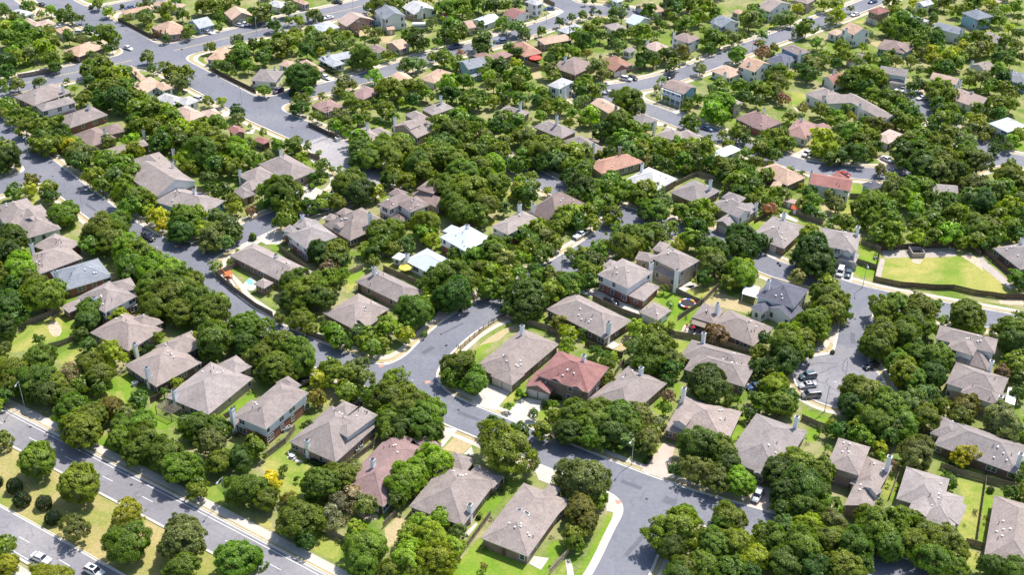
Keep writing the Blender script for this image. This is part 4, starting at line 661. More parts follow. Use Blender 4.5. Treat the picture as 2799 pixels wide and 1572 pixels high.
a3 40,40,70,s 60,270,110,s 130,330,90,s 290,300,70,m 100,470,110,d 60,510,80,d 30,630,90,y2 90,740,130,m 60,820,120,m 170,860,90,m 50,960,90,m 130,980,80,s 300,920,110,v 250,980,80,d 350,1000,90,m 440,510,120,m 380,570,90,d 560,490,90,m 640,530,80,v 740,520,60,o 380,690,110,s 420,740,80,s 840,660,130,s 900,730,100,s 720,810,110,m 640,860,90,m 800,900,110,m 700,900,90,d 860,860,80,m 590,1120,90,m 480,1040,110,m 330,1060,90,m 280,1140,80,m 650,1010,90,s 720,980,70,s 780,1140,130,v 700,1190,80,m 650,340,110,m 760,300,110,m 720,400,130,d 870,350,90,m 830,220,80,v 900,200,60,v 700,430,90,m 990,400,70,d 1060,350,100,d 1060,450,90,s 1180,320,80,m 1250,400,60,m 1290,310,110,m 1380,340,60,m 470,210,70,d 590,170,60,d 700,140,70,m 800,110,60,d 860,120,40,d 1030,130,110,s 1000,200,70,s 1120,70,60,m 230,190,20,d 720,15,40,d 810,10,40,d 1440,340,40,v 1500,240,70,m 1600,170,90,m 1350,100,120,m 1330,70,60,m 1440,200,70,d 1550,110,70,s 1620,60,110,d 1560,30,110,d 1750,30,110,m 1900,60,130,v 1850,150,130,m 2000,120,90,m 1720,220,120,m 1650,260,80,m 1980,380,130,m 2060,400,110,m 1930,320,90,m 1950,470,80,d 2200,380,100,s 2280,350,60,m 2350,200,140,s 2430,150,110,s 2400,90,90,m 2460,430,70,s 2480,520,100,p 2220,540,110,m 2250,500,80,m 1320,560,130,d 1270,610,90,d 1400,590,90,m 1550,540,120,d 1600,620,90,m 1680,480,80,o 1720,560,70,o 1500,520,80,m 1560,670,60,d 1860,670,90,s 1830,580,25,d 1480,790,60,w 1430,870,60,w 2060,830,110,m 1990,870,90,s 2100,900,70,s 2250,850,100,m 2400,860,120,m 2300,950,110,d 2480,900,110,m 2420,1000,90,d 2500,700,70,m 1840,970,80,m 2050,1010,160,v 1980,1100,140,v 2080,1160,110,v 1720,1050,70,m 1740,1010,80,m 1700,1210,70,d 1780,1210,110,m 1440,970,40,v 1530,970,50,m 1150,990,170,m 1230,1080,110,s 1020,940,90,m 1050,1220,170,m 1180,1280,150,m 960,1260,130,m 880,1290,120,d 1100,1380,140,m 1330,1260,70,m 1000,1390,90,d 1300,1380,90,m 560,1200,70,m 1420,1400,80,m 1480,1430,90,m 1650,1430,110,v 1780,1420,90,v 1930,1390,90,m 2080,1330,70,m 2230,1310,110,m 2300,1380,90,d 2450,1400,90,m 2130,1420,80,m 60,1200,120,m 50,1110,90,m 150,1340,140,s 60,1350,110,m 300,1410,120,m 430,1420,80,m 1510,1240,22,m 1620,410,60,d 1840,1000,40,m 700,1130,50,v 2130,320,60,s 2230,1230,40,m 2480,340,70,s
a4 300,80,80,y2 190,150,80,s 130,190,90,s 230,200,80,m 60,230,50,d 380,270,130,m 300,320,70,d 560,40,90,m 680,40,100,m 690,140,110,l 620,190,90,s 820,80,50,m 1010,340,60,s 960,300,50,m 490,420,90,m 550,540,90,v 560,590,90,m 730,450,110,m 740,540,120,m 680,620,80,d 940,460,60,m 430,640,140,s 400,720,120,d 330,680,90,d 470,590,100,m 60,470,80,o 30,540,60,m 130,700,110,m 90,790,120,o 50,880,110,m 140,850,80,o 150,970,85,p 350,1060,75,o 220,1150,90,m 90,940,70,d 200,740,80,v 880,590,80,s 1020,580,90,m 1170,560,80,m 1150,610,90,d 1270,600,90,s 1420,590,90,s 1230,520,60,d 1200,250,130,m 1330,180,140,m 1260,110,90,m 1450,240,110,d 1320,330,140,m 1200,300,90,d 1460,350,110,m 1650,380,130,d 1540,300,90,m 1440,20,70,y2 1280,40,60,m 1170,30,50,m 1520,120,80,m 1400,110,80,m 1640,110,85,d 1640,170,70,d 1880,100,90,m 1970,60,80,m 1700,300,80,d 1510,440,110,m 1520,510,90,s 1620,500,100,l 1650,590,110,l 1780,570,130,l 1830,500,90,y2 1930,440,80,l 1750,660,110,d 1870,620,100,m 1630,680,70,m 1500,690,60,s 1700,500,90,v 2060,360,100,m 1960,380,90,m 2150,400,100,m 2100,480,110,s 2200,470,90,m 2010,520,90,s 2250,130,80,v 2350,90,80,v 2200,180,80,d 2140,220,80,d 2300,200,80,m 2390,280,75,y2 2450,60,90,m 2050,20,70,m 2480,170,60,d 2240,290,60,d 2480,330,80,d 2350,400,90,m 2450,450,90,m 2300,560,120,s 2400,610,90,s 2420,520,80,m 2500,560,60,d 2280,700,100,m 2320,770,110,d 2120,780,140,s 2200,850,110,m 2000,720,80,s 2000,800,90,m 2170,660,60,p 2330,860,110,m 2400,920,110,m 2270,1020,120,m 2400,1030,110,m 2080,1060,90,m 2300,1120,90,d 2200,1110,80,d 2490,850,60,d 1720,870,150,m 1800,950,120,m 1650,940,110,m 1430,860,90,d 1500,830,90,d 1590,860,90,m 1680,1020,110,d 1420,930,60,d 1900,830,50,m 900,740,150,m 1050,760,130,m 800,800,120,d 1130,800,90,m 980,850,120,d 720,820,80,m 1050,930,120,m 1180,960,130,m 1290,990,130,s 1150,1050,110,m 1350,1080,140,m 1260,1150,120,m 1420,1130,120,d 1340,1200,120,m 1500,1190,90,m 1230,1080,80,v 530,1080,110,m 600,1120,80,m 690,1130,80,v 780,1080,90,m 720,1190,90,v 640,1200,80,m 820,1150,70,l 1020,1200,85,o 1120,1230,85,o 950,1190,60,m 1200,1250,60,o 840,1320,150,m 980,1330,140,m 750,1280,110,s 900,1400,140,m 1060,1370,90,m 540,1370,150,y2 60,1350,120,m 160,1320,90,m 120,1420,110,m 190,1400,90,m 720,1420,90,m 1400,1380,130,m 1520,1360,140,m 1330,1420,110,d 1640,1400,130,m 1780,1320,110,m 1700,1180,130,m 1850,1180,110,s 1800,1100,120,m 1700,1080,100,d 1920,1110,80,d 1620,1260,80,d 1900,1360,110,s 2000,1400,110,s 1960,1310,80,m 2080,1200,100,l 2020,1260,80,s 2150,1290,90,s 2130,1350,60,s 2250,1390,60,d 2450,1310,100,v 2420,1380,90,v 2000,1150,70,l 2320,1350,50,m 1750,1430,90,m 2200,630,40,m 1380,700,50,m 2380,1420,60,d 1500,1290,70,m
"""
SHRUBS = """
d1 r 140,575,85 215,710,85 435,740,80 520,890,80 -25,530,60
b2 r 550,425,34 1480,1235,1
b1 r 2500,935,36
d3 r 1330,325,32 1360,285,26
a2 r 360,915,45
d2 r 390,500,18 500,320,25 2200,880,30
c3 r 470,1105,30 70,1050,35 330,1170,45 120,1080,30 340,360,20 1140,800,25
c4 r 640,655,26
c2 r 2010,235,22 1665,475,32 1780,250,15
c1 r 1450,620,50 1420,660,40 1500,600,25 1330,690,40
d4 r 1830,370,45 1900,400,40 1100,250,25 1140,190,30 2200,610,35
b4 r 1480,1290,1 100,1190,12 120,1210,12 460,860,40
a1 r 1210,60,22 2180,280,20 900,70,25
"""
CARS = """
suv teal_grey dark teal grey estate car, topmost of the three in the turning circle|c4 312,905 478,875
sedan silver silver sedan with black sunroof, between two other cars in the turning circle|c4 305,990 478,968
van grey grey minivan, lowest of the three cars in the turning circle|c4 345,1083 508,1068
sedan black dark car in deep tree shade across from the turning circle cars|c4 985,800 1060,770
sedan white white sedan driving on the near carriageway at the lower left|d1 510,1325 300,1240
suv white white car with black sunroof driving on the near carriageway|d1 1020,1455 840,1370
suv silver grey pickup-like car parked on the brick coloured driveway|d3 2395,715 2455,610
pickup black black pickup truck parked at the street corner|b1 1520,960 1412,885
van white white van on the driveway below the arched window house|b4 700,1320 735,1225
sedan teal_grey blue grey car beside the white van on the driveway|b4 785,1325 805,1245
suv white white car at the kerb of the curved upper right road|b4 350,125 425,80
sedan silver pale car under the yellow green tree by the curved road|b4 415,75 470,50
sedan white white sedan parked on a slanted driveway in tree shade|b4 1225,180 1130,135
sedan red red car behind the long red roof|b4 695,290 790,320
suv black black car on the driveway of the two-storey brick house|c3 1045,185 915,120
sedan blue blue car on the driveway at the right of the block|c3 2362,1000 2450,985
suv black black car half hidden beside the two-storey brick house|c2 420,970 515,945
sedan black dark car behind the patio house roof|c2 925,1160 985,1150
pickup white white pickup on a tree lined driveway at the centre|b3 635,930 715,880
sedan white white car at the crossing kerb on the upper left|a1 1300,483 1237,455
sedan silver silver car on the driveway of the pale blue house|a1 2085,320 2022,302
sedan silver grey car before the tan roofed house|a1 2400,250 2345,238
sedan white white car beside the grey one before the tan roofed house|a1 2440,238 2405,225
sedan blue blue car behind the orange house near the top left|a1 1262,78 1305,68
sedan white white car by the pink roofed house in the grove|a1 575,255 615,248
suv silver pale grey car behind the orange roofed house in the grove|a1 830,320 760,318
suv white white car outside the white roofed low house|a1 1995,985 1942,970
sedan black dark car on the top left side street|a1 440,50 395,35
sedan white white sedan on the driveway beside the long hedge|a2 725,775 652,742
suv purple dark purple car on the driveway beside the street junction|a2 195,905 242,885
sedan white white car on the street side in the upper middle|a2 680,178 745,165
sedan black dark car near the teal house|a2 2125,585 2175,598
sedan black dark car on a driveway at the top middle|a2 765,12 835,20
sedan black dark car at the end of the small street in the upper middle|a2 1765,385 1830,395
suv blue blue van at the kerb in the upper middle|a2 1920,468 2000,450
suv blue long dark blue car on the upper middle street|a2 2375,412 2480,400
sedan blue dark blue car beside the white tall house|a3 335,82 402,80
suv white white car in front of the burnt orange house|a3 1165,785 1088,768
sedan black dark car next to the white one at the burnt orange house|a3 1225,780 1155,748
sedan blue blue car under the bright round tree|a3 1965,1278 1895,1255
sedan red dark red car at the upper right street|a3 2410,425 2470,405
sedan silver pale car at the street bend below the burnt orange house|a3 930,912 975,908
suv black dark car in front of the balcony house|a3 1550,765 1580,745
sedan blue bright blue car at the top right street edge|a4 1010,18 1065,5
sedan white white car near the red two-storey house at the top right|a4 838,145 893,132
suv blue dark blue car in tree shade at the upper right|a4 360,195 425,200
sedan white white car on the porch driveway of the white two-storey house|a4 1245,915 1290,890
suv silver silver car right of the white one on the porch driveway|a4 1325,900 1335,865
sedan white white car under trees in the right grove|a4 1495,970 1555,960
sedan black dark car at the top edge on the right|a4 1620,10 1680,8
"""
LAMPS = """
d1 2235,750 2085,630|street lamp over the wide road near the yellow tree
c1 245,1200 118,1075|street lamp reaching out of the trees at the left of the wide road
d3 1180,358 1140,182|street lamp beside the brick coloured driveway
c4 560,1243 668,950|street lamp standing in the turning circle verge
b4 935,1432 993,1238|street lamp beside the grassy basin
b1 822,690 870,462|street lamp with its head against the tree shadow on the left street
c2 1490,1160 1575,952|street lamp rising from the trees at the lower junction
b1 290,140 200,72|street lamp arm over the far left street
b1 1550,1250 1615,1080|street lamp arm over the left street bend
b3 485,1330 415,1135|street lamp arm among the central trees
b2 1285,400 1235,247|street lamp arm at the end of the pale street
a1 2398,1090 2450,963|street lamp beside the wide diagonal street
a2 960,132 985,25|street lamp on the street at the top
a2 8,345 30,250|street lamp at the far left of the yellow lined street
a3 338,225 350,100|street lamp at the corner lawn near the top
a3 2372,508 2395,430|street lamp on the upper right street
b2 440,690 380,545|street lamp arm above the left driveway
"""
# ---------------------------------------------------------------- ground and roads
def flat(name, pts, z, mat, parent=None):
    m = MB(); m.poly([(p[0], p[1], z) for p in pts]); return m.build(name, mat, parent)
gnd = flat('ground', [(-9000, -3000), (9000, -3000), (9000, 16000), (-9000, 16000)], 0.0, ground_mat); tag(gnd, kind='structure')
def road_pts(s):
    w, t, *rest = s.split(); return float(w), [at(t, *p).xy for p in pts_of(' '.join(rest))]
GX0, GX1, GY0, GY1, GS = -310.0, 330.0, 160.0, 640.0, 1.0
gx = np.arange(GX0, GX1 + .5, GS); gy = np.arange(GY0, GY1 + .5, GS); XX, YY = np.meshgrid(gx, gy)
def sdf_poly(pts, hw):
    d = np.full(XX.shape, 1e9)
    for a, b in zip(pts[:-1], pts[1:]):
        ax, ay, bx, by = a[0], a[1], b[0], b[1]; L2 = (bx - ax) ** 2 + (by - ay) ** 2
        t = np.clip(((XX - ax) * (bx - ax) + (YY - ay) * (by - ay)) / L2, 0, 1)
        d = np.minimum(d, np.hypot(XX - ax - t * (bx - ax), YY - ay - t * (by - ay)))
    return d - hw
def smooth_line(pts, it=2):
    for _ in range(it):
        q = [pts[0]]
        for a, b in zip(pts[:-1], pts[1:]): q += [a * .75 + b * .25, a * .25 + b * .75]
        q.append(pts[-1]); pts = q
    return pts
roads = [road_pts(l) for l in ROADS.strip().splitlines()]
roads = [(w, smooth_line([Vector(p) for p in pts])) for w, pts in roads]
D = np.full(XX.shape, 1e3)
def smin(a, b, k):
    h = np.maximum(k - np.abs(a - b), 0) / k; return np.minimum(a, b) - h * h * k * 0.25
for w, pts in roads: D = smin(D, sdf_poly(pts, w), 7.0)
cc = at(CUL[0], CUL[1], CUL[2]); D = smin(D, np.hypot(XX - cc.x, YY - cc.y) - CUL[3], 3.0)
def clip(poly, k, sgn):
    out = []
    for i in range(len(poly)):
        a, b = poly[i], poly[(i + 1) % len(poly)]; da, db = (a[2] - k) * sgn, (b[2] - k) * sgn
        if da >= 0: out.append(a)
        if (da >= 0) != (db >= 0):
            t = da / (da - db); out.append((a[0] + (b[0] - a[0]) * t, a[1] + (b[1] - a[1]) * t, a[2] + (b[2] - a[2]) * t))
    return out
def in_poly(x, y, P):
    c = False; j = len(P) - 1
    for i in range(len(P)):
        if (P[i][1] > y) != (P[j][1] > y) and x < (P[j][0] - P[i][0]) * (y - P[i][1]) / (P[j][1] - P[i][1]) + P[i][0]: c = not c
        j = i
    return c
DRV = []
for l in DRIVES.strip().splitlines():
    k, t, *r = l.split(); DRV.append((k, [at(t, *p).xy for p in pts_of(' '.join(r))]))
def on_drive(x, y):
    for k, P in DRV:
        if k != 't' and abs(P[0][0] - x) < 40 and abs(P[0][1] - y) < 40 and in_poly(x, y, P): return True
    return False
d00, d10, d01, d11 = D[:-1, :-1], D[:-1, 1:], D[1:, :-1], D[1:, 1:]
dmin = np.minimum(np.minimum(d00, d10), np.minimum(d01, d11)); dmax = np.maximum(np.maximum(d00, d10), np.maximum(d01, d11))
def band(name, lo, hi, z, mat, zwall=None, gaps=False, zone=None):
    m = MB()
    sel = (dmax > lo) & (dmin < hi)
    for j, i in np.argwhere(sel):
        x, y = GX0 + i * GS, GY0 + j * GS
        if zone is not None and not zone(x, y): continue
        if gaps and on_drive(x + .5, y + .5): continue
        a, b, c, d = (x, y, D[j, i]), (x + GS, y, D[j, i + 1]), (x + GS, y + GS, D[j + 1, i + 1]), (x, y + GS, D[j + 1, i])
        if dmin[j, i] >= lo and dmax[j, i] <= hi: m.poly([(p[0], p[1], z) for p in (a, b, c, d)]); continue
        for tri in ((a, b, c), (a, c, d)):
            P = clip(clip(list(tri), lo, 1), hi, -1)
            if len(P) >= 3:
                m.poly([(p[0], p[1], z) for p in P])
                if zwall is not None:
                    for u in range(len(P)):
                        p, q = P[u], P[(u + 1) % len(P)]
                        if (abs(p[2] - lo) < 1e-6 and abs(q[2] - lo) < 1e-6) or (abs(p[2] - hi) < 1e-6 and abs(q[2] - hi) < 1e-6):
                            m.poly([(p[0], p[1], zwall), (q[0], q[1], zwall), (q[0], q[1], z), (p[0], p[1], z)])
    return tag(m.build(name, mat), kind='structure')
pale_a = at('b2', 640, -30).xy
def zone_c(x, y):      # the pale street end and the turning circle
    return math.hypot(x - cc.x, y - cc.y) < 15
b2a, b2b = at('a2', 560, 1400).xy, at('b2', 1250, 420).xy
def zone_p(x, y):
    u = (b2b - b2a); L = u.length; u = u / L; v = Vector((x, y)) - b2a; s = v.dot(u); return -1 < s < L + 6 and abs(u.x * v.y - u.y * v.x) < 13
band('asphalt_road', -99, 0.0, 0.085, asphalt, zone=lambda x, y: not zone_c(x, y) and not zone_p(x, y))
band('turning_circle', -99, 0.0, 0.085, asphalt_p, zone=zone_c)
band('pale_road', -99, 0.0, 0.085, asphalt_c, zone=lambda x, y: zone_p(x, y) and not zone_c(x, y))
band('gutter', -1.2, 0.45, 0.075, kerb_mat)
band('kerb', 0.45, 0.62, 0.2, kerb_mat, zwall=0.0, gaps=True)
p1a, p1b = at('d3', 700, 1900).xy, at('d3', 1130, 860).xy
def zone_l(x, y):      # along the lower street the sidewalk touches the kerb
    u = p1b - p1a; L = u.length; u = u / L; v = Vector((x, y)) - p1a; return -20 < v.dot(u) < L + 2 and 0 < u.x * v.y - u.y * v.x < 12
band('sidewalk', 1.75, 3.05, 0.05, walk_mat, zone=lambda x, y: not zone_l(x, y)); band('sidewalk', 0.62, 1.7, 0.05, concrete, zone=zone_l)
tan_verge = band('verge', 0.62, 1.75, 0.03, GR['t'], zone=lambda x, y: not zone_l(x, y))
band('path_edge_ground', 3.05, 4.6, 0.02, ground_mat)
def strip(name, pts, o0, o1, z, mat, dash=None, phase=0.0, zwall=None):
    m = MB(); n = len(pts); nor = []
    for i in range(n):
        d = (pts[min(i + 1, n - 1)] - pts[max(i - 1, 0)]).normalized(); nor.append(Vector((-d.y, d.x)))
    s = -phase
    for i in range(n - 1):
        L = (pts[i + 1] - pts[i]).length; segs = [(0, 1)]
        if dash:
            on, per = dash; segs = []; k0 = math.floor(s / per)
            for k in range(k0, k0 + int(L / per) + 3):
                a, b = (k * per - s) / L, (k * per + on - s) / L
                a, b = max(a, 0), min(b, 1)
                if b > a: segs.append((a, b))
        for a, b in segs:
            P = lambda t, o: (pts[i].lerp(pts[i + 1], t) + nor[i].lerp(nor[i + 1], t) * o)
            q = [P(a, o0), P(b, o0), P(b, o1), P(a, o1)]
            m.poly([(p.x, p.y, z) for p in q])
            if zwall is not None:
                for u, v in ((0, 1), (3, 2)): m.poly([(q[u].x, q[u].y, zwall), (q[v].x, q[v].y, zwall), (q[v].x, q[v].y, z), (q[u].x, q[u].y, z)])
        s += L
    return tag(m.build(name, mat), kind='structure')
A_ = smooth_line([at('d1', *p).xy for p in [(-1100, -640), (-400, -267), (205, 48), (1020, 478), (1640, 797), (2180, 1085), (2900, 1470), (3600, 1850), (4600, 2400)]])
B_ = smooth_line([at('d1', *p).xy for p in [(-1000, 400), (-300, 800), (290, 1130), (1000, 1545), (1700, 1950), (2600, 2480)]])
# road surface sheets; positive offsets lie on the far side of carriage A
strip('median_strip', A_, -22.0, -4.4, 0.012, median_mat)
for P, nm in ((A_, 'a'), (B_, 'b')):
    strip('wide_road', P, -3.9, 3.9, 0.085, asphalt_p)
    strip('road_marking', P, -0.06, 0.08, 0.10, marking_w, dash=(3.2, 12.2), phase=3.0)
    strip('gutter', P, -4.3, -3.9, 0.08, kerb_mat); strip('gutter', P, 3.9, 4.3, 0.08, kerb_mat)
    strip('kerb', P, -4.5, -4.3, 0.2, kerb_mat, zwall=0.0); strip('kerb', P, 4.3, 4.5, 0.2, kerb_mat, zwall=0.0)
strip('road_marking', A_, 3.15, 3.3, 0.10, marking_w); strip('road_marking', B_, -3.5, -3.35, 0.10, marking_w)
strip('verge', A_, 4.5, 5.1, 0.04, GR['t']); strip('sidewalk', A_, 5.1, 7.2, 0.05, concrete); strip('sidewalk', B_, -8.0, -5.4, 0.05, concrete)
yl = roads[9][1]
i0 = min(range(len(yl)), key=lambda i: (yl[i] - at('a1', 1345, 590).xy).length); i1 = min(range(len(yl)), key=lambda i: (yl[i] - at('a1', 1760, 490).xy).length)
for seg in (yl[:i0 + 1], yl[i1:]):
    strip('road_marking', seg, -0.28, -0.12, 0.10, marking_y); strip('road_marking', seg, 0.12, 0.28, 0.10, marking_y)
# lawns, drives, patios: each on a sheet of its own height
for i, l in enumerate(LAWNS.strip().splitlines()):
    k, t, *r = l.split(); P = [at(t, *p).xy for p in pts_of(' '.join(r))]
    n = []
    for a, b in zip(P, P[1:] + P[:1]):       # wavy, not ruler-cut, edges
        n.append(a); L = (b - a).length
        if L > 7: mid = a.lerp(b, 0.5); d = (b - a).normalized(); n.append(mid + Vector((-d.y, d.x)) * random.uniform(-.35, .35))
    tag(flat('lawn', n, 0.006 + (i % 9) * 0.0015, GR[k]), kind='structure')
for i, (k, P) in enumerate(DRV):
    mat = {'c': concrete, 'p': pinkconc, 't': GR['t']}[k]
    tag(flat({'c': 'driveway', 'p': 'driveway', 't': 'dry_lawn'}[k], P, 0.056 + (i % 5) * 0.0035, mat), kind='structure')
for nm, S, mat in (('sand_patch', SAND, sand_mat), ('concrete_slope', EMBANK, embank)):
    for i, l in enumerate(S.strip().splitlines()):
        t, *r = l.split(); tag(flat(nm, [at(t, *p).xy for p in pts_of(' '.join(r))], 0.026 + i * .001, mat), kind='structure')
for t, pp in (('d3', '1015,715 1065,708 1090,740 1040,752'), ('c2', '1215,780 1262,775 1258,805 1212,808'), ('c2', '1665,945 1720,935 1728,962 1672,972'), ('b1', '1722,1012 1762,1012 1765,1032 1725,1036')):
    tag(flat('tactile_paving', [at(t, *p).xy for p in pts_of(pp)], 0.105, tactile_mat), kind='structure')
def thin_line(name, pts, w, z, mat):
    m = MB()
    for a, b in zip(pts[:-1], pts[1:]):
        d = (b - a).normalized(); n = Vector((-d.y, d.x)) * w / 2
        m.poly([(*(a - n), z), (*(b - n), z), (*(b + n), z), (*(a + n), z)])
    return m.build(name, mat)
for k, pp in enumerate(('330,840 400,790 480,765 560,760 620,775 680,770', '480,860 470,900 490,940', '490,875 560,850 640,800 690,800', '480,940 560,965 620,1000 660,1040 700,1050', '570,960 600,920', '740,840 740,770 760,740 790,720', '740,840 770,860 790,820 785,740', '770,860 775,920', '470,1120 560,1150 610,1170 640,1140', '500,1160 560,1175 600,1190')):
    P = [at('c4', *p).xy for p in pts_of(pp)]; P = [p + Vector((random.uniform(-.2, .2), random.uniform(-.2, .2))) for p in smooth_line(P, 2)]
    tag(thin_line('road_crack', P, 0.13, 0.098, tar), kind='structure')

# ---------------------------------------------------------------- houses
WCACHE = {}
def window_meshes(w, h, mull):
    k = (round(w, 2), round(h, 2), mull)
    if k not in WCACHE:
        f = MB(); t = 0.09
        f.box(-w / 2, w / 2, -.02, .07, -t, 0); f.box(-w / 2, w / 2, -.02, .07, h, h + t); f.box(-w / 2 - t, -w / 2, -.02, .07, -t, h + t); f.box(w / 2, w / 2 + t, -.02, .07, -t, h + t)
        for i in range(1, mull): x = -w / 2 + w * i / mull; f.box(x - .04, x + .04, -.02, .055, 0, h)
        f.box(-w / 2, w / 2, -.02, .045, h * .5 - .025, h * .5 + .025)
        p = MB(); p.box(-w / 2, w / 2, -.03, .025, 0, h)
        WCACHE[k] = (f.mesh('window', white_trim), p.mesh('pane', glass))
    return WCACHE[k]
g_ = MB(); g_.box(-1.3, 1.3, -.03, .04, 0, 2.15)
for i in range(1, 4): g_.box(-1.28, 1.28, .04, .052, i * .54 - .23, i * .54 + .23 - .04)
g_.box(-1.42, -1.3, -.03, .07, 0, 2.27); g_.box(1.3, 1.42, -.03, .07, 0, 2.27); g_.box(-1.3, 1.3, -.03, .07, 2.15, 2.27)
GARAGE_MESH = g_.mesh('garage_door', door_mat)
d_ = MB(); d_.box(-.48, .48, -.03, .03, 0, 2.05); d_.box(-.35, .35, .03, .045, .2, .9); d_.box(-.35, .35, .03, .045, 1.05, 1.9); DOOR_MESH = d_.mesh('door', front_door)
v_ = MB(); v_.box(-.13, .13, -.13, .13, -.3, .26); v_.box(-.18, .18, -.18, .18, .26, .31); VENT_MESH = v_.mesh('roof_vent', white_trim)
v_ = MB(); v_.tube((0, 0, -.4), (0, 0, .55), .08, .08, 6); v_.tube((0, 0, .55), (0, 0, .6), .14, .14, 6); PIPE_MESH = v_.mesh('vent_pipe', dark_metal)
class Block: pass
def make_block(tok):
    b = Block(); b.z0 = 0.0; b.slope = 0.46; w = tok.split(); t = w[0]
    b.type = 'h'
    nums = []
    for x in w[1:]:
        if ',' in x: nums.append(tuple(float(q) for q in x.split(',')))
        elif x.startswith('s='): b.slope = float(x[2:])
        elif x.startswith('z='): b.z0 = float(x[2:])
        elif x[0] in 'hg': b.type = x
        else: b.h = float(x)
    L, C, Rr = [at(t, *p, b.h).xy for p in nums]
    u = L - C; v = Rr - C; au, av = math.atan2(u.y, u.x), math.atan2(v.y, v.x)
    d = (av - au + math.pi) % (2 * math.pi) - math.pi; s = 1 if d > 0 else -1; e = d - s * math.pi / 2
    lu, lv = u.length, v.length; wt = lv / (lu + lv); ang = au + e * wt
    U = Vector((math.cos(ang), math.sin(ang))); V = Vector((-U.y, U.x)) * s
    b.a, b.b = max(u.dot(U), 2.0) / 2, max(v.dot(V), 1.6) / 2
    b.c = C + U * b.a + V * b.b; b.U, b.V, b.s = U, V, s
    if b.type == 'h': b.ridge = 'u' if b.a >= b.b else 'v'
    elif b.type == 'g': b.ridge = 'u' if b.a >= b.b else 'v'
    else: b.ridge = b.type[1]
    b.gable = b.type[0] == 'g'
    return b
def P3(b, o, x, y, z):
    p = b.c + b.U * x + b.V * y; return (p.x - o.x, p.y - o.y, z)
def roof_z(b, x, y):
    dx, dy = b.a - abs(x), b.b - abs(y)
    if b.gable: d = dy if b.ridge == 'u' else dx
    else: d = min(dx, dy)
    return b.h + b.slope * d
def block_roof(b, o, k):
    m = MB(); h = b.h + k * 0.013; t = 0.2; a, bb = b.a, b.b
    def fc(pts):
        m.poly([P3(b, o, *p) for p in pts])
    if not b.gable:
        r = min(a, bb); top = h + b.slope * r
        if a >= bb: r1, r2 = (-(a - bb), 0), ((a - bb), 0)
        else: r1, r2 = (0, -(bb - a)), (0, (bb - a))
        c = [(-a, -bb), (a, -bb), (a, bb), (-a, bb)]; R1, R2 = (*r1, top), (*r2, top); E = [(*p, h) for p in c]
        if a > bb + .01: fc([E[0], E[1], R2, R1]); fc([E[1], E[2], R2]); fc([E[2], E[3], R1, R2]); fc([E[3], E[0], R1])
        elif bb > a + .01: fc([E[0], E[1], R1]); fc([E[1], E[2], R2, R1]); fc([E[2], E[3], R2]); fc([E[3], E[0], R1, R2])
        else:
            for i in range(4): fc([E[i], E[(i + 1) % 4], R1])
        # ridge and hip cap shingles
        def cap(p, q, w=.16):
            p, q = Vector(P3(b, o, *p)), Vector(P3(b, o, *q)); d = q - p
            if d.length < .5: return
            d.normalize(); s = d.cross(Vector((0, 0, 1))).normalized() * w; up = Vector((0, 0, .045)); dn = Vector((0, 0, -.03))
            m.poly([p - s + dn, q - s + dn, q + up, p + up]); m.poly([p + up, q + up, q + s + dn, p + s + dn])
        cap(R1, R2)
        near = lambda e: R1 if (Vector(e[:2]) - Vector(R1[:2])).length < (Vector(e[:2]) - Vector(R2[:2])).length else R2
        for e in E: cap(e, near(e))
        fa = MB()
        for i in range(4):
            p, q = c[i], c[(i + 1) % 4]; fa.poly([P3(b, o, *p, h - t), P3(b, o, *q, h - t), P3(b, o, *q, h), P3(b, o, *p, h)])
        fa.poly([P3(b, o, *p, h - t) for p in c])
        return m, fa
    A, B = (a, bb) if b.ridge == 'u' else (bb, a)       # A along ridge, B half span
    sw = (lambda x, y, z: (x, y, z)) if b.ridge == 'u' else (lambda x, y, z: (y, x, z))
    top = h + b.slope * B; fa = MB()
    for s in (-1, 1):
        fc([sw(-A, s * B, h), sw(A, s * B, h), sw(A, 0, top), sw(-A, 0, top)])
        fc([sw(-A, s * B, h - t), sw(A, s * B, h - t), sw(A, 0, top - t), sw(-A, 0, top - t)])
        fa.poly([P3(b, o, *sw(-A, s * B, h - t)), P3(b, o, *sw(A, s * B, h - t)), P3(b, o, *sw(A, s * B, h)), P3(b, o, *sw(-A, s * B, h))])
        for e in (-1, 1):
            fa.poly([P3(b, o, *sw(e * A, s * B, h - t)), P3(b, o, *sw(e * A, 0, top - t)), P3(b, o, *sw(e * A, 0, top)), P3(b, o, *sw(e * A, s * B, h))])
    return m, fa
def block_wall(b, o, z0, z1, ov, gable_top):
    m = MB(); a, bb = b.a - ov, b.b - ov; c = [(-a, -bb), (a, -bb), (a, bb), (-a, bb)]
    for i in range(4):
        p, q = c[i], c[(i + 1) % 4]; pts = [(*p, z0), (*q, z0), (*q, z1), (*p, z1)]
        if gable_top:
            isend = (i in (1, 3)) if b.ridge == 'u' else (i in (0, 2))
            if isend:
                mid = ((p[0] + q[0]) / 2, (p[1] + q[1]) / 2); B = (b.b if b.ridge == 'u' else b.a)
                pts = [(*p, z0), (*q, z0), (*q, z1 + b.slope * ov - .02), (*mid, b.h + b.slope * B - .22), (*p, z1 + b.slope * ov - .02)]
        m.poly([P3(b, o, *x) for x in pts])
    if z0 > 1: m.poly([P3(b, o, *p, z0) for p in c])
    return m
def inside_other(p, blocks, me, marg=-.2):
    for b in blocks:
        if b is me or b.z0 > 0: continue
        d = p - b.c
        if abs(d.dot(b.U)) < b.a + marg and abs(d.dot(b.V)) < b.b + marg: return True
    return False
NOWIN = 0
LAND = []      # landmarks for labels: (x, y, nick)
def dist_rank(p): return p.y
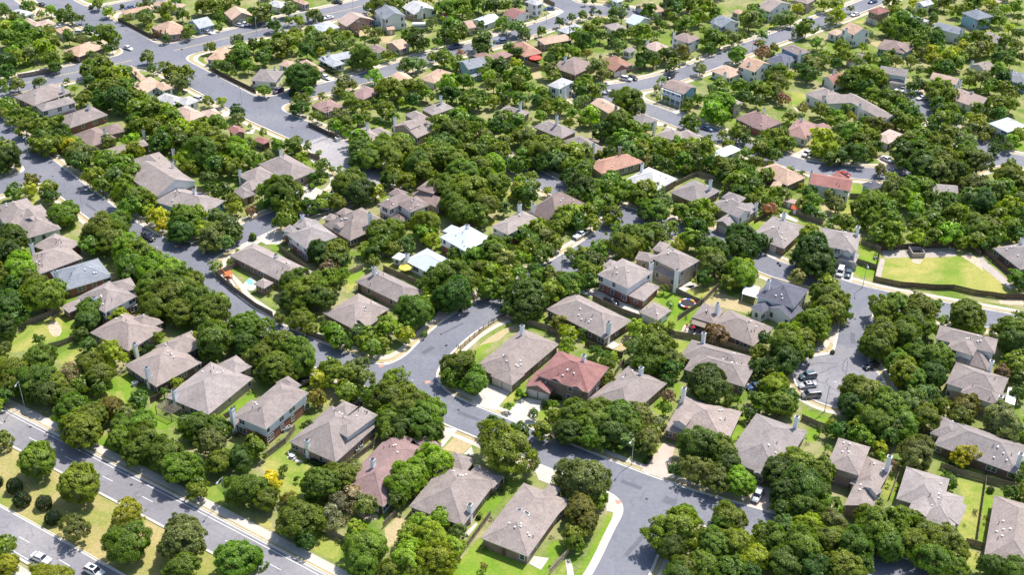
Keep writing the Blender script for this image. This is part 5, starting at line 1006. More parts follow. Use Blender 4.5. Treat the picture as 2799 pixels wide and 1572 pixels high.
def build_house(line, idx):
    parts = line.split('|'); nick, walls, rc, bl = parts[:4]; chs = parts[4] if len(parts) > 4 else ''; gar = '|'.join(parts[5:]).strip('|').strip() if len(parts) > 5 else ''
    rnd = random.Random(idx * 13 + 5)
    blocks = [make_block(t) for t in bl.split(';')]
    o = blocks[0].c; far = o.y > 330
    root = empty('house', (o.x, o.y, 0)); tag(root, nick, 'house', 'suburban houses')
    LAND.append((o.x, o.y, nick))
    col = ROOFC[rc]; j = rnd.uniform(.86, 1.08); wm = rnd.uniform(-.035, .045); col = (col[0] * j * (1 + wm), col[1] * j, col[2] * j * (1 - wm))
    low = walls[0]; up = walls[-1]
    garages = {}
    if gar:
        g = gar.split(); garages[int(g[0])] = (g[1], int(g[2]))
    elif rnd.random() < .0: pass
    door_done = False
    for k, b in enumerate(blocks):
        m, fa = block_roof(b, o, k); ro = m.build('roof', metal_roof if rc == 'W' else shingle, root, color=col)
        fa.build('fascia', fascia_mat if low in 'btkp' else white_trim, ro)
        ov = 0.42 if b.z0 == 0 else 0.18; zt = b.h - .19
        if b.z0 > 0: block_wall(b, o, b.z0, zt, ov, b.gable).build('dormer_wall', WALL['w'] if up in 'w' or rc == 'G' else WALL[up], root)
        elif b.h > 4 and low != up:
            block_wall(b, o, 0, 2.75, ov + .03, False).build('wall', WALL[low], root); block_wall(b, o, 2.75, zt, ov, b.gable).build('upper_wall', WALL[up], root)
        else: block_wall(b, o, 0, zt, ov, b.gable).build('wall', WALL[up if b.gable and k and up == 'w' else low], root)
        # openings
        for side in 'LRlr':
            # L: face at v=-b (corner to L); R: face at u=-a
            if side in 'Ll': half, off, T, N = b.a, b.b, b.U, (b.V if side == 'l' else -b.V)
            else: half, off, T, N = b.b, b.a, b.V, (b.U if side == 'r' else -b.U)
            rz = math.atan2(N.y, N.x) - math.pi / 2; base = b.c + N * (off - ov)
            facing = N.y < 0.35
            if k in garages and garages[k][0] == side:
                n = garages[k][1]
                for q in range(n):
                    s_ = (q - (n - 1) / 2) * 3.1; p = base + T * s_ - o
                    gd = bpy.data.objects.new('garage_door', GARAGE_MESH); gd.location = (p.x, p.y, 0.02); gd.rotation_euler = (0, 0, rz); link(gd, root)
                levels = [3.5] if b.h > 4.2 else []
            elif b.z0 > 0: levels = [b.z0 + .55]
            else: levels = [.95] + ([3.6] if b.h > 4.3 else [])
            if not facing and far: continue
            for z in levels:
                if z + 1.3 > b.h - .15: hh = b.h - .35 - z
                else: hh = 1.35
                if hh < .5: continue
                L2 = half - ov - .9; n = int((2 * L2) / 3.4) + 1 if L2 > .3 else (1 if half > .9 else 0)
                if b.z0 > 0: n = 2 if half > 1.7 else (1 if facing else 0)
                if b.z0 > 0 and not facing: continue
                for q in range(n):
                    if b.z0 == 0 and rnd.random() < .1: continue
                    s_ = 0 if n == 1 else -L2 + 2 * L2 * q / (n - 1)
                    if n > 1 and b.z0 == 0: s_ += rnd.uniform(-.4, .4)
                    pw = base + T * s_
                    if inside_other(pw, blocks, b): continue
                    isdoor = (not door_done and z < 1 and facing and b.z0 == 0 and rnd.random() < .3)
                    p = pw - o
                    if isdoor:
                        ob = bpy.data.objects.new('door', DOOR_MESH); ob.location = (p.x, p.y, .05); ob.rotation_euler = (0, 0, rz); link(ob, root); door_done = True; continue
                    w = rnd.choice((1.0, 1.0, 1.5, 2.1)) if b.z0 == 0 else min(1.1, half)
                    fm, pm = window_meshes(w, round(hh, 1), 2 if w > 1.3 else 1)
                    ob = bpy.data.objects.new('window', fm); ob.location = (p.x, p.y, z); ob.rotation_euler = (0, 0, rz); link(ob, root)
                    link(bpy.data.objects.new('pane', pm), ob)
        if k == 0 or (b.a * b.b > 12 and b.z0 == 0 and not far):
            nv = rnd.randint(4, 7) if not far else 2
            sx, sy = rnd.uniform(-.4, .4) * b.a, rnd.choice((-.45, .45)) * b.b
            for q in range(nv):
                x, y = sx + rnd.uniform(-3.2, 3.2), sy + rnd.uniform(-1.6, 1.6)
                if abs(x) > b.a * .8 or abs(y) > b.b * .8: continue
                pipe = rnd.random() < .35
                ob = bpy.data.objects.new('vent_pipe' if pipe else 'roof_vent', PIPE_MESH if pipe else VENT_MESH); ob.location = P3(b, o, x, y, roof_z(b, x, y)); ob.rotation_euler = (0, 0, math.atan2(b.U.y, b.U.x)); link(ob, ro)
    for c in chs.split(';'):
        c = c.strip()
        if not c: continue
        t, xy, z = c.split(); z = float(z); x, y = (float(q) for q in xy.split(',')); p = at(t, x, y, z).xy
        while z > blocks[0].h + 2.1 and not any(abs((p - q.c).dot(q.U)) < q.a - .5 and abs((p - q.c).dot(q.V)) < q.b - .5 for q in blocks if q.z0 == 0): z -= .15; p = at(t, x, y, z).xy
        p = p - o; ang = math.atan2(blocks[0].U.y, blocks[0].U.x)
        M = Matrix.Translation((p.x, p.y, 0)) @ Matrix.Rotation(ang, 4, 'Z'); m = MB(); w = .45 if not far else .38
        m.box(-w, w, -w, w, 0, z - .25, M)
        bricky = rc in 'TOQ' and low in 'rtbp'
        ch = m.build('chimney', WALL[low] if bricky else chimney_mat, root)
        m = MB(); m.box(-w - .1, w + .1, -w - .1, w + .1, z - .25, z - .12, M); m.box(-.3, .3, -.3, .3, z - .12, z + .06, M); m.build('chimney_cap', dark_metal if False else galv, ch)
        m = MB(); m.box(-.34, .34, -.34, .34, z + .06, z + .12, M); m.build('flue_cover', dark_metal, ch)
    return root, blocks
HOUSE_OBJ = []
for idx, l in enumerate(HOUSES.strip().splitlines()): HOUSE_OBJ.append(build_house(l, idx))
# skylights, balconies and small porch pieces on particular houses
def on_roof(hi, bi, t, x, y):
    root, bl = HOUSE_OBJ[hi]; b = bl[bi]; z = b.h + 1
    for _ in range(12):
        p = at(t, x, y, z).xy - b.c; u, v = p.dot(b.U), p.dot(b.V); z = roof_z(b, u, v)
    return root, b, u, v, z
for (x, y) in ((72, 805), (145, 838)):
    root, b, u, v, z = on_roof(0, 0, 'd3', x, y); o = b_o = root.location
    zz = lambda du, dv: roof_z(b, u + du, v + dv)
    f = MB(); q = [(-.6, -.38), (.6, -.38), (.6, .38), (-.6, .38)]
    f.v = [P3(b, o, u + du, v + dv, zz(du, dv) - .05) for du, dv in q] + [P3(b, o, u + du, v + dv, zz(du, dv) + .14) for du, dv in q]
    f.f = [(0, 1, 5, 4), (1, 2, 6, 5), (2, 3, 7, 6), (3, 0, 4, 7), (4, 5, 6, 7)]; sk = f.build('skylight', white_trim, root)
    g = MB(); g.poly([P3(b, o, u + du * .8, v + dv * .75, zz(du * .8, dv * .75) + .15) for du, dv in q]); g.build('pane', glass, sk)

# manholes and repaired strips on the streets
for t, x, y in (('d3', 1330, 700), ('d3', 700, 330), ('c2', 1830, 480), ('c2', 2000, 1230), ('b1', 520, 330), ('b1', 1640, 1190), ('d1', 1300, 560), ('c1', 300, 1400), ('c4', 860, 330), ('a1', 2200, 830), ('a1', 1250, 300), ('b4', 250, 230), ('a2', 350, 1260)):
    p = at(t, x, y); m = MB(); m.poly([(p.x + .38 * math.cos(a), p.y + .38 * math.sin(a), .094) for a in np.linspace(0, 2 * math.pi, 13)[:-1]]); tag(m.build('manhole_cover', dark_metal), kind='structure')
asphalt_n = asphalt_mat('patched_asphalt', (0.12, 0.125, 0.15), (0.14, 0.145, 0.17))
for t, x, y, w, l, a in (('d3', 1180, 560, 1.2, 5, -29), ('d3', 1560, 720, 2.2, 3, -29), ('d3', 1220, 1150, 1.0, 8, 55), ('c2', 1700, 640, 1.5, 4, 50), ('c2', 1950, 420, .8, 7, 45), ('b1', 300, 170, 1.6, 4, -44), ('b1', 900, 640, 1.0, 6, -44), ('a1', 1900, 740, 2, 5, -50), ('a1', 1100, 320, 1.5, 6, -50), ('c2', 2100, 1290, 1.1, 6, -29), ('b4', 560, 270, 1.2, 4, -8), ('c4', 840, 520, 1.2, 5, 80)):
    p = at(t, x, y); c_, s_ = math.cos(R_(a)), math.sin(R_(a)); q = [(p.x + u * c_ - v * s_, p.y + u * s_ + v * c_, .092) for u, v in ((-l / 2, -w / 2), (l / 2, -w / 2), (l / 2, w / 2), (-l / 2, w / 2))]; m = MB(); m.poly(q); tag(m.build('road_patch', asphalt_n), kind='structure')
# ---------------------------------------------------------------- fences
def picket_panel(name, mat, tone):
    m = MB(); n = 16; w = 2.4 / n; r = random.Random(tone)
    for i in range(n):
        x = i * w; h = 1.8 + r.uniform(-.02, .02); y = r.uniform(0, .02); m.box(x + .006, x + w - .006, y, y + .03, .03, h)
    for z in (.35, 1.5): m.box(0, 2.4, -.05, -.002, z, z + .09)
    return m.mesh(name, mat)
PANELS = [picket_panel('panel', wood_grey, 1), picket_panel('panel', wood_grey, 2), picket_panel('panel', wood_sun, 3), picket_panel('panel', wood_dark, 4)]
m = MB()
for z in (.25, .75, 1.2): m.box(0, 2.4, -.03, .03, z, z + .13)
for i in range(9): m.box(i * .3 + .02, i * .3 + .05, -.012, .012, .3, 1.25)
RAILPANEL = m.mesh('panel', wood_dark)
POST = {}
for k, mt in enumerate((wood_grey, wood_sun, wood_dark)):
    m = MB(); m.box(-.05, .05, -.05, .05, 0, 1.9); POST[k] = m.mesh('post', mt)
for l in FENCES.strip().splitlines():
    lab, rest = l[2:].split('|'); t, *pp = rest.split(); P = [at(t, *p).xy for p in pts_of(' '.join(pp))]
    root = empty('fence', (P[0].x, P[0].y, 0)); tag(root, lab, 'fence', 'backyard fences'); o = Vector((P[0].x, P[0].y))
    kind = 3 if 'dark' in lab else (2 if ('sunlit' in lab or 'basin' in lab and 0) else random.choice((0, 1)))  # sunlit fences take the wood with sunlight in its colour
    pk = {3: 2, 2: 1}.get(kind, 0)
    for a, b in zip(P[:-1], P[1:]):
        L = (b - a).length; n = max(1, round(L / 2.4)); d = (b - a) / L; rz = math.atan2(d.y, d.x)
        for i in range(n):
            q = a + d * (L * i / n) - o
            ob = bpy.data.objects.new('panel', RAILPANEL if l[0] == 'o' else PANELS[kind]); ob.location = (q.x, q.y, random.uniform(-.03, .03)); ob.rotation_euler = (0, 0, rz); ob.scale = (L / n / 2.4, 1, 1); link(ob, root)
            po = bpy.data.objects.new('post', POST[pk]); po.location = (q.x, q.y, 0); po.rotation_euler = (0, 0, rz); link(po, root)
# ---------------------------------------------------------------- cars
CARC = {'teal_grey': (0.07, 0.115, 0.14), 'silver': (0.50, 0.51, 0.53), 'grey': (0.23, 0.22, 0.24), 'black': (0.015, 0.017, 0.022), 'white': (0.78, 0.78, 0.79), 'blue': (0.05, 0.10, 0.22), 'red': (0.45, 0.03, 0.03), 'purple': (0.10, 0.05, 0.11)}
head_mat = simple('lamp_lens', (0.75, 0.75, 0.72), 0.15, 0.0, spec=0.8); tail_mat = simple('tail_lens', (0.35, 0.02, 0.02), 0.2, 0.0, spec=0.8); plate_mat = simple('bumper_plastic', (0.04, 0.04, 0.045), 0.6, 0.0)
CARM = {}
def car_meshes(kind):
    if kind in CARM: return CARM[kind]
    L, W, H = {'sedan': (4.7, 1.8, 1.45), 'suv': (4.7, 1.88, 1.75), 'van': (5.0, 1.95, 1.85), 'pickup': (5.8, 2.0, 1.9)}[kind]
    # body sections: (x, half width, bottom, shoulder height), front is +x
    hood = {'sedan': .82, 'suv': 1.0, 'van': 1.0, 'pickup': 1.12}[kind]; sh = {'sedan': .95, 'suv': 1.08, 'van': 1.1, 'pickup': 1.2}[kind]; rear = {'sedan': .98, 'suv': 1.08, 'van': 1.1, 'pickup': 1.15}[kind]
    sec = [(L / 2, .62, .38, hood - .28), (L / 2 - .12, .82, .28, hood - .1), (L / 2 - .55, .96, .24, hood), (L * .16, 1.0, .24, sh - .02), (0, 1.0, .24, sh), (-L * .3, 1.0, .24, sh), (-L / 2 + .35, .97, .26, rear), (-L / 2 + .08, .9, .3, rear - .06), (-L / 2, .8, .38, rear - .25)]
    b = MB()
    for x, w, z0, z1 in sec:
        hw = W / 2 * w; b.v += [(x, -hw * .93, z0), (x, -hw, z0 + .22), (x, -hw, z1 - .14), (x, -hw * .9, z1), (x, hw * .9, z1), (x, hw, z1 - .14), (x, hw, z0 + .22), (x, hw * .93, z0)]
    for i in range(len(sec) - 1):
        for j in range(8): b.f.append((i * 8 + j, i * 8 + (j + 1) % 8, (i + 1) * 8 + (j + 1) % 8, (i + 1) * 8 + j))
    b.f.append(tuple(range(8))); b.f.append(tuple(range(len(sec) * 8 - 1, len(sec) * 8 - 9, -1)))
    cab = {'sedan': (L * .21, L * .09, -L * .2, -L * .36), 'suv': (L * .24, L * .11, -L * .36, -L * .46), 'van': (L * .33, L * .16, -L * .42, -L * .48), 'pickup': (L * .17, L * .08, -L * .1, -L * .15)}[kind]
    g = MB(); x0, x1, x2, x3 = cab; hb, ht = W / 2 * .9, W / 2 * .72; zb = sh - .04; zt = H
    g.v = [(x0, -hb, zb), (x0, hb, zb), (x3, hb, zb), (x3, -hb, zb), (x1, -ht, zt - .05), (x1, ht, zt - .05), (x2, ht, zt - .05), (x2, -ht, zt - .05)]
    g.f = [(0, 1, 5, 4), (1, 2, 6, 5), (2, 3, 7, 6), (3, 0, 4, 7), (4, 5, 6, 7)]
    r = MB(); e = .04; r.v = [(x1 + e, -ht - e, zt - .06), (x1 + e, ht + e, zt - .06), (x2 - e, ht + e, zt - .06), (x2 - e, -ht - e, zt - .06), (x1 - .15, -ht * .85, zt), (x1 - .15, ht * .85, zt), (x2 + .1, ht * .85, zt - .01), (x2 + .1, -ht * .85, zt - .01)]
    r.f = [(0, 1, 5, 4), (1, 2, 6, 5), (2, 3, 7, 6), (3, 0, 4, 7), (4, 5, 6, 7)]
    for s in (-1, 1):      # roof pillars
        for xa, xb in ((x0, x1), (x3, x2), ((x0 + x3) / 2, (x1 + x2) / 2)):
            r.tube((xa, s * (hb + .01), zb), (xb, s * (ht + .01), zt - .05), .045, .04, 4, False)
    w = MB(); w.tube((0, -.11, 0), (0, .11, 0), .34, .34, 14); rm = MB(); rm.tube((0, -.12, 0), (0, .12, 0), .2, .2, 10)
    hl = MB(); hl.box(-.05, .06, -.18, .18, -.07, .07); tl = MB(); tl.box(-.06, .05, -.14, .14, -.1, .1)
    bed = None
    if kind == 'pickup': bed = MB(); bed.box(-L / 2 + .3, -L * .17, -W / 2 + .22, W / 2 - .22, 1.14, 1.215); bed = bed.mesh('cargo_bed', plate_mat)
    sr = MB(); sr.box(x2 + (x1 - x2) * .35, x1 - .3, -ht * .6, ht * .6, zt + .0, zt + .012)
    mir = MB(); mir.box(-.08, .06, -.07, .07, -.06, .08)
    CARM[kind] = dict(L=L, W=W, hood=hood, rear=rear, cab=cab, sh=sh, body=b.mesh('body', carpaint, True), cabin=g.mesh('cabin_glass', glass2), roof=r.mesh('roof', carpaint), wheel=w.mesh('tyre', rubber), rim=rm.mesh('rim', alloy), hl=hl.mesh('headlight', head_mat), tl=tl.mesh('taillight', tail_mat), bed=bed, sr=sr.mesh('sunroof', glass2), mir=mir.mesh('mirror', plate_mat))
    return CARM[kind]
def make_car(kind, col, loc, rz, label, sunroof=False, name='parked_car', group='cars parked and driving'):
    c = car_meshes(kind); root = empty(name, loc, rz); tag(root, label, 'van' if kind == 'van' else ('pickup' if kind == 'pickup' else 'car'), group)
    def put(nm, me, l=(0, 0, 0), par=root):
        o = bpy.data.objects.new(nm, me); o.location = l; o.color = (*CARC[col], 1); return link(o, par)
    put('body', c['body']); put('cabin_glass', c['cabin']); put('roof', c['roof'])
    if sunroof: put('sunroof', c['sr'])
    if c['bed']: put('cargo_bed', c['bed'])
    for sx in (1, -1):
        for sy in (1, -1):
            w = put('tyre', c['wheel'], (sx * c['L'] * .31, sy * (c['W'] / 2 - .1), .34)); put('rim', c['rim'], (0, 0, 0), w)
    for sy in (1, -1):
        put('headlight', c['hl'], (c['L'] / 2 - .12, sy * c['W'] * .36, c['hood'] - .2)); put('taillight', c['tl'], (-c['L'] / 2 + .06, sy * c['W'] * .38, c['rear'] - .2))
        put('mirror', c['mir'], (c['cab'][0] - .25, sy * (c['W'] / 2 + .05), c['sh']))
    return root
for l in CARS.strip().splitlines():
    a, rest = l.split('|'); kind, col, lab = a.split(' ', 2); t, p, q = rest.split()
    p = at(t, *(float(v) for v in p.split(',')), .7); q = at(t, *(float(v) for v in q.split(',')), .7); c = (p + q) / 2
    moving = 'driving' in lab
    make_car(kind, col, (c.x, c.y, .1 if (moving or 'circle' in lab) else .07), math.atan2(p.y - q.y, p.x - q.x), lab, 'sunroof' in lab, 'car' if moving else 'parked_car')
# ---------------------------------------------------------------- street lamps, poles, signs
for i, l in enumerate(LAMPS.strip().splitlines()):
    a, lab = l.split('|'); t, b, h = a.split(); B = at(t, *(float(v) for v in b.split(','))); Z = 8.2
    Hd = at(t, *(float(v) for v in h.split(',')), Z); d = (Hd.xy - B.xy); L = min(max(d.length, 1.2), 2.6); rz = math.atan2(d.y, d.x)
    root = empty('street_lamp', (B.x, B.y, 0), rz); tag(root, lab, 'street lamp', 'street lamps')
    m = MB(); m.tube((0, 0, 0), (0, 0, Z - .5), .10, .065, 8); m.build('pole', galv, root)
    m = MB(); m.tube((0, 0, Z - .55), (L * .35, 0, Z - .15), .05, .045, 6, False); m.tube((L * .35, 0, Z - .15), (L * .8, 0, Z), .045, .04, 6, False); m.build('arm', galv, root)
    m = MB(); m.box(L * .75, L * .75 + .75, -.16, .16, Z - .06, Z + .05); m.box(L * .75 + .12, L * .75 + .62, -.11, .11, Z + .05, Z + .1); m.build('lamp_head', galv, root)
    m = MB(); m.tube((0, 0, 0), (0, 0, .35), .17, .15, 8); m.build('base', kerb_mat, root)
POLES = []
for t, x, y, H, lab in (('a2', 722, 1358, 11.5, 'brown wooden power pole beside the brown fence of the diagonal street'), ('a3', 560, 470, 10.0, 'wooden power pole behind the brown tiled roof'), ('a3', 1500, 235, 10.0, 'wooden power pole near the top orange hipped roof'), ('a3', 1078, 290, 9.0, 'thin wooden pole by the grey roof near the top'), ('a2', 2250, 250, 10.5, 'dark power pole rising before the white roof behind the conifer')):
    B = at(t, x, y); root = empty('power_pole', (B.x, B.y, 0), R_(35)); tag(root, lab, 'power pole'); POLES.append((B, H))
    m = MB(); m.tube((0, 0, 0), (0, 0, H), .17, .11, 8); m.build('pole', wood_dark, root)
    for k, z in enumerate((H - .5, H - 1.5)):
        m = MB(); w = 1.3 - k * .4; m.box(-w, w, -.06, .06, z, z + .12); ca = m.build('crossarm', wood_dark, root)
        for s in (-1, 0, 1):
            m = MB(); m.tube((s * w * .85, 0, z + .12), (s * w * .85, 0, z + .3), .05, .04, 6); m.build('insulator', galv, ca)
    m = MB(); m.tube((.28, 0, H - 3.0), (.28, 0, H - 2.2), .2, .2, 10); m.build('transformer', galv, root)
def wire(a, b, lab):
    m = MB(); prev = None
    for o in (-1.0, 0, 1.0):
        off = Vector((o * .8, o * .6, 0)); prev = None
        for i in range(13):
            t = i / 12; p = a.lerp(b, t) + off; p.z -= 4 * t * (1 - t) * 2.2
            if prev is not None: m.tube(prev, p, .02, .02, 3, False)
            prev = p
    tag(m.build('power_line', dark_metal), lab, 'power line')
top = lambda k: Vector((POLES[k][0].x, POLES[k][0].y, POLES[k][1] - .2))
wire(top(0), at('a2', 1600, 880, 9), 'three thin power wires over the trees right of the diagonal street'); wire(top(1), at('a3', 1000, 350, 9.5), 'three thin power wires over the dark grove near the top')
wire(at('a2', 500, 1250, 10), top(0), 'three thin wires crossing above the verge to the brown power pole')
def sign(t, x, y, lab, green=True):
    B = at(t, x, y); root = empty('street_sign', (B.x, B.y, 0), R_(20)); tag(root, lab, 'street sign')
    m = MB(); m.tube((0, 0, 0), (0, 0, 2.6), .035, .03, 6); m.build('pole', galv, root)
    m = MB(); m.box(-.38, .38, -.02, .02, 2.2, 2.65); m.build('sign_plate', sign_mat, root)
sign_mat = simple('sign_plate', (0.1, 0.13, 0.16), 0.5, 0.05)
sign('c2', 1880, 665, 'small dark sign on a thin post beside the curved street'); sign('a1', 1805, 545, 'small dark sign at the corner of the crossing'); sign('b1', 1815, 985, 'small sign beneath the trees at the left street corner'); sign('c1', 2195, 880, 'short sign')if False else None
# ---------------------------------------------------------------- garden things
def place(name, t, x, y, lab, cat, rz=0.0, group=None, z=0.0):
    B = at(t, x, y); r = empty(name, (B.x, B.y, z), rz); tag(r, lab, cat, group); return r
# trampoline
r = place('trampoline', 'c3', 1730, 195, 'round trampoline with a bright multicoloured padded rim on the lawn', 'trampoline'); RT = 2.3
m = MB(); m.v = [(0, 0, .85)] + [(RT * .8 * math.cos(a), RT * .8 * math.sin(a), .85) for a in np.linspace(0, 2 * math.pi, 29)[:-1]]; m.f = [(0, i + 1, (i + 1) % 28 + 1) for i in range(28)]; m.build('jumping_mat', simple('black_mat', (0.03, 0.03, 0.035), .8), r)
padc = [simple('pad_' + n, c, .6, .03) for n, c in (('red', (.55, .04, .05)), ('yellow', (.75, .5, .05)), ('blue', (.05, .1, .45)), ('white', (.7, .7, .72)))]
for k in range(12):
    m = MB()
    for j in range(3):
        a0, a1 = 2 * math.pi * (k * 3 + j) / 36, 2 * math.pi * (k * 3 + j + 1) / 36; c = lambda q, a, z: (q * math.cos(a), q * math.sin(a), z)
        m.poly([c(RT * .79, a0, .92), c(RT, a0, .92), c(RT, a1, .92), c(RT * .79, a1, .92)]); m.poly([c(RT, a0, .82), c(RT, a1, .82), c(RT, a1, .92), c(RT, a0, .92)])
    m.build('rim_pad', padc[k % 4], r)
for k in range(6):
    a = k * math.pi / 3; m = MB(); m.tube((RT * .95 * math.cos(a), RT * .95 * math.sin(a), 0), (RT * .95 * math.cos(a), RT * .95 * math.sin(a), .85), .03, .03, 6); m.build('leg', galv, r)
# play set
orange_w = simple('orange_stained_wood', (0.52, 0.16, 0.05), .7, .15, 2.0); slide_m = simple('pale_slide_plastic', (.62, .55, .45), .4)
r = place('play_set', 'b1', 2260, 1365, 'orange wooden play tower with pale slide in the fenced yard', 'play set', R_(-48)); m = MB()
for sx in (-1, 1):
    for sy in (-1, 1): m.box(sx * .8 - .06, sx * .8 + .06, sy * .8 - .06, sy * .8 + .06, 0, 2.6)
m.build('tower_frame', orange_w, r)
m = MB(); m.box(-.9, .9, -.9, .9, 1.2, 1.3); m.build('deck', orange_w, r)
m = MB(); m.v = [(-1.1, -1.1, 2.5), (1.1, -1.1, 2.5), (1.1, 1.1, 2.5), (-1.1, 1.1, 2.5), (0, -1.1, 3.3), (0, 1.1, 3.3)]; m.f = [(0, 4, 5, 3), (1, 2, 5, 4), (0, 1, 4), (2, 3, 5)]; m.build('roof', orange_w, r)
m = MB(); m.v = [(.8, -.35, 1.3), (.8, .35, 1.3), (3.4, .35, .15), (3.4, -.35, .15)]; m.f = [(0, 1, 2, 3)]; m.v += [(.8, -.4, 1.5), (3.4, -.4, .35), (.8, .4, 1.5), (3.4, .4, .35)]; m.f += [(0, 3, 5, 4), (1, 6, 7, 2)]; m.build('slide', slide_m, r)
m = MB(); m.tube((-.8, 0, 2.3), (-4, 0, 2.3), .07, .07, 6); m.tube((-4, 0, 2.3), (-4.2, -1, 0), .06, .06, 6); m.tube((-4, 0, 2.3), (-4.2, 1, 0), .06, .06, 6); m.build('swing_beam', orange_w, r)
for x in (-1.8, -2.9):
    m = MB(); m.tube((x, -.22, 2.3), (x, -.22, .5), .015, .015, 4); m.tube((x, .22, 2.3), (x, .22, .5), .015, .015, 4); m.box(x - .12, x + .12, -.26, .26, .45, .5); m.build('swing', dark_metal, r)
# pools
pool_m, N_, L_, b_ = nodes_of('pool_water'); b_.inputs['Base Color'].default_value = (.22, .46, .62, 1); b_.inputs['Roughness'].default_value = .08
pw = flat('swimming_pool_water', [at('b1', *p).xy for p in ((2430, 1365), (2465, 1340), (2505, 1370), (2500, 1405), (2460, 1400))], .09, pool_m); tag(pw, kind='structure')
r = place('above_ground_pool', 'b3', 1570, 195, 'round blue above-ground pool between dark trees', 'pool'); m = MB(); RP = 3.0; N = 24
ring = [(RP * math.cos(2 * math.pi * i / N), RP * .8 * math.sin(2 * math.pi * i / N)) for i in range(N)]
for i in range(N): a, b = ring[i], ring[(i + 1) % N]; m.poly([(*a, 0), (*b, 0), (*b, 1.2), (*a, 1.2)]); m.poly([(*a, 1.2), (*b, 1.2), (b[0] * .93, b[1] * .93, 1.2), (a[0] * .93, a[1] * .93, 1.2)])
m.build('pool_wall', simple('pool_wall_blue', (.35, .45, .6), .5), r); m = MB(); m.poly([(x * .95, y * .95, 1.05) for x, y in ring]); m.build('water', pool_m, r)
# umbrellas
def umbrella(t, x, y, col, rad, lab, nm='parasol'):
    r = place(nm, t, x, y, lab, 'parasol'); m = MB(); N = 8; k = [(rad * math.cos(2 * math.pi * i / N), rad * math.sin(2 * math.pi * i / N), 2.1) for i in range(N)]
    for i in range(N): m.poly([k[i], k[(i + 1) % N], (0, 0, 2.75)]); a, b = k[i], k[(i + 1) % N]; m.poly([(a[0], a[1], 1.9), (b[0], b[1], 1.9), b, a])
    m.build('canopy', simple(nm + '_cloth_' + lab.split()[0], col, .8, .05), r); m = MB(); m.tube((0, 0, 0), (0, 0, 2.9), .03, .025, 6); m.build('pole', galv, r)
    m = MB(); m.tube((0, 0, 0), (0, 0, .1), .3, .25, 10); m.build('foot', dark_metal, r)
umbrella('b2', 1478, 1290, (.62, .52, .10), 1.9, 'yellow parasol on the lawn beside the white metal roof')
umbrella('c3', 1780, 470, (.60, .03, .05), .55, 'red folded parasol among the chairs of the back patio')
umbrella('a3', 225, 615, (.72, .10, .08), 2.6, 'red parasol in the dark yard on the upper middle')
chair_m = simple('patio_furniture_dark', (.06, .05, .05), .6); white_f = simple('patio_furniture_white', (.75, .75, .74), .5); red_f = simple('red_cushion', (.5, .05, .06), .7)
def patio_table(t, x, y, lab, mat, rad=.6):
    r = place('patio_table', t, x, y, lab, 'table'); m = MB(); m.tube((0, 0, .7), (0, 0, .74), rad, rad, 14); m.build('tabletop', mat, r)
    for k in range(3): a = k * 2.1; m = MB(); m.tube((rad * .6 * math.cos(a), rad * .6 * math.sin(a), 0), (rad * .5 * math.cos(a), rad * .5 * math.sin(a), .7), .025, .025, 5); m.build('leg', mat, r)
def patio_chair(t, x, y, rz, lab, mat, grp):
    r = place('patio_chair', t, x, y, lab, 'chair', rz, grp); m = MB(); m.box(-.25, .25, -.25, .25, .4, .46); m.build('seat', mat, r); m = MB(); m.box(-.25, .25, .2, .26, .46, .95); m.build('backrest', mat, r)
    for sx in (-1, 1):
        for sy in (-1, 1): m = MB(); m.box(sx * .22 - .02, sx * .22 + .02, sy * .22 - .02, sy * .22 + .02, 0, .4); m.build('leg', mat, r)
patio_table('c3', 1800, 455, 'dark round table on the back patio with the red parasol', chair_m); patio_table('d2', 360, 285, 'white round table on the patio of the two-storey house', white_f, .7)
patio_table('c1', 1345, 975, 'white round table behind the dark walled house', white_f, .7); patio_table('b2', 1000, 1000, 'small white table behind the large grey house', white_f)
for i, (x, y, a, mt) in enumerate(((1730, 410, .5, red_f), (1720, 440, 2, white_f), (1760, 440, 1, chair_m), (1830, 430, 3.5, chair_m), (1850, 465, 5, chair_m), (1800, 490, 4, white_f))): patio_chair('c3', x, y, a, ('red', 'white', 'black', 'black', 'black', 'white')[i] + ' chair ' + ('at the left end of the parasol patio', 'just below the red chair', 'nearest the red parasol on its left', 'under the patio roof edge', 'at the right end of the parasol patio', 'at the near edge of the parasol patio')[i], mt, 'chairs on the back patio')
for i, (x, y, a) in enumerate(((330, 265, 1.2), (385, 310, 4.2))): patio_chair('d2', x, y, a, ('white chair on the far side of the white patio table', 'white chair on the near side of the white patio table')[i], white_f, 'chairs at the white table')
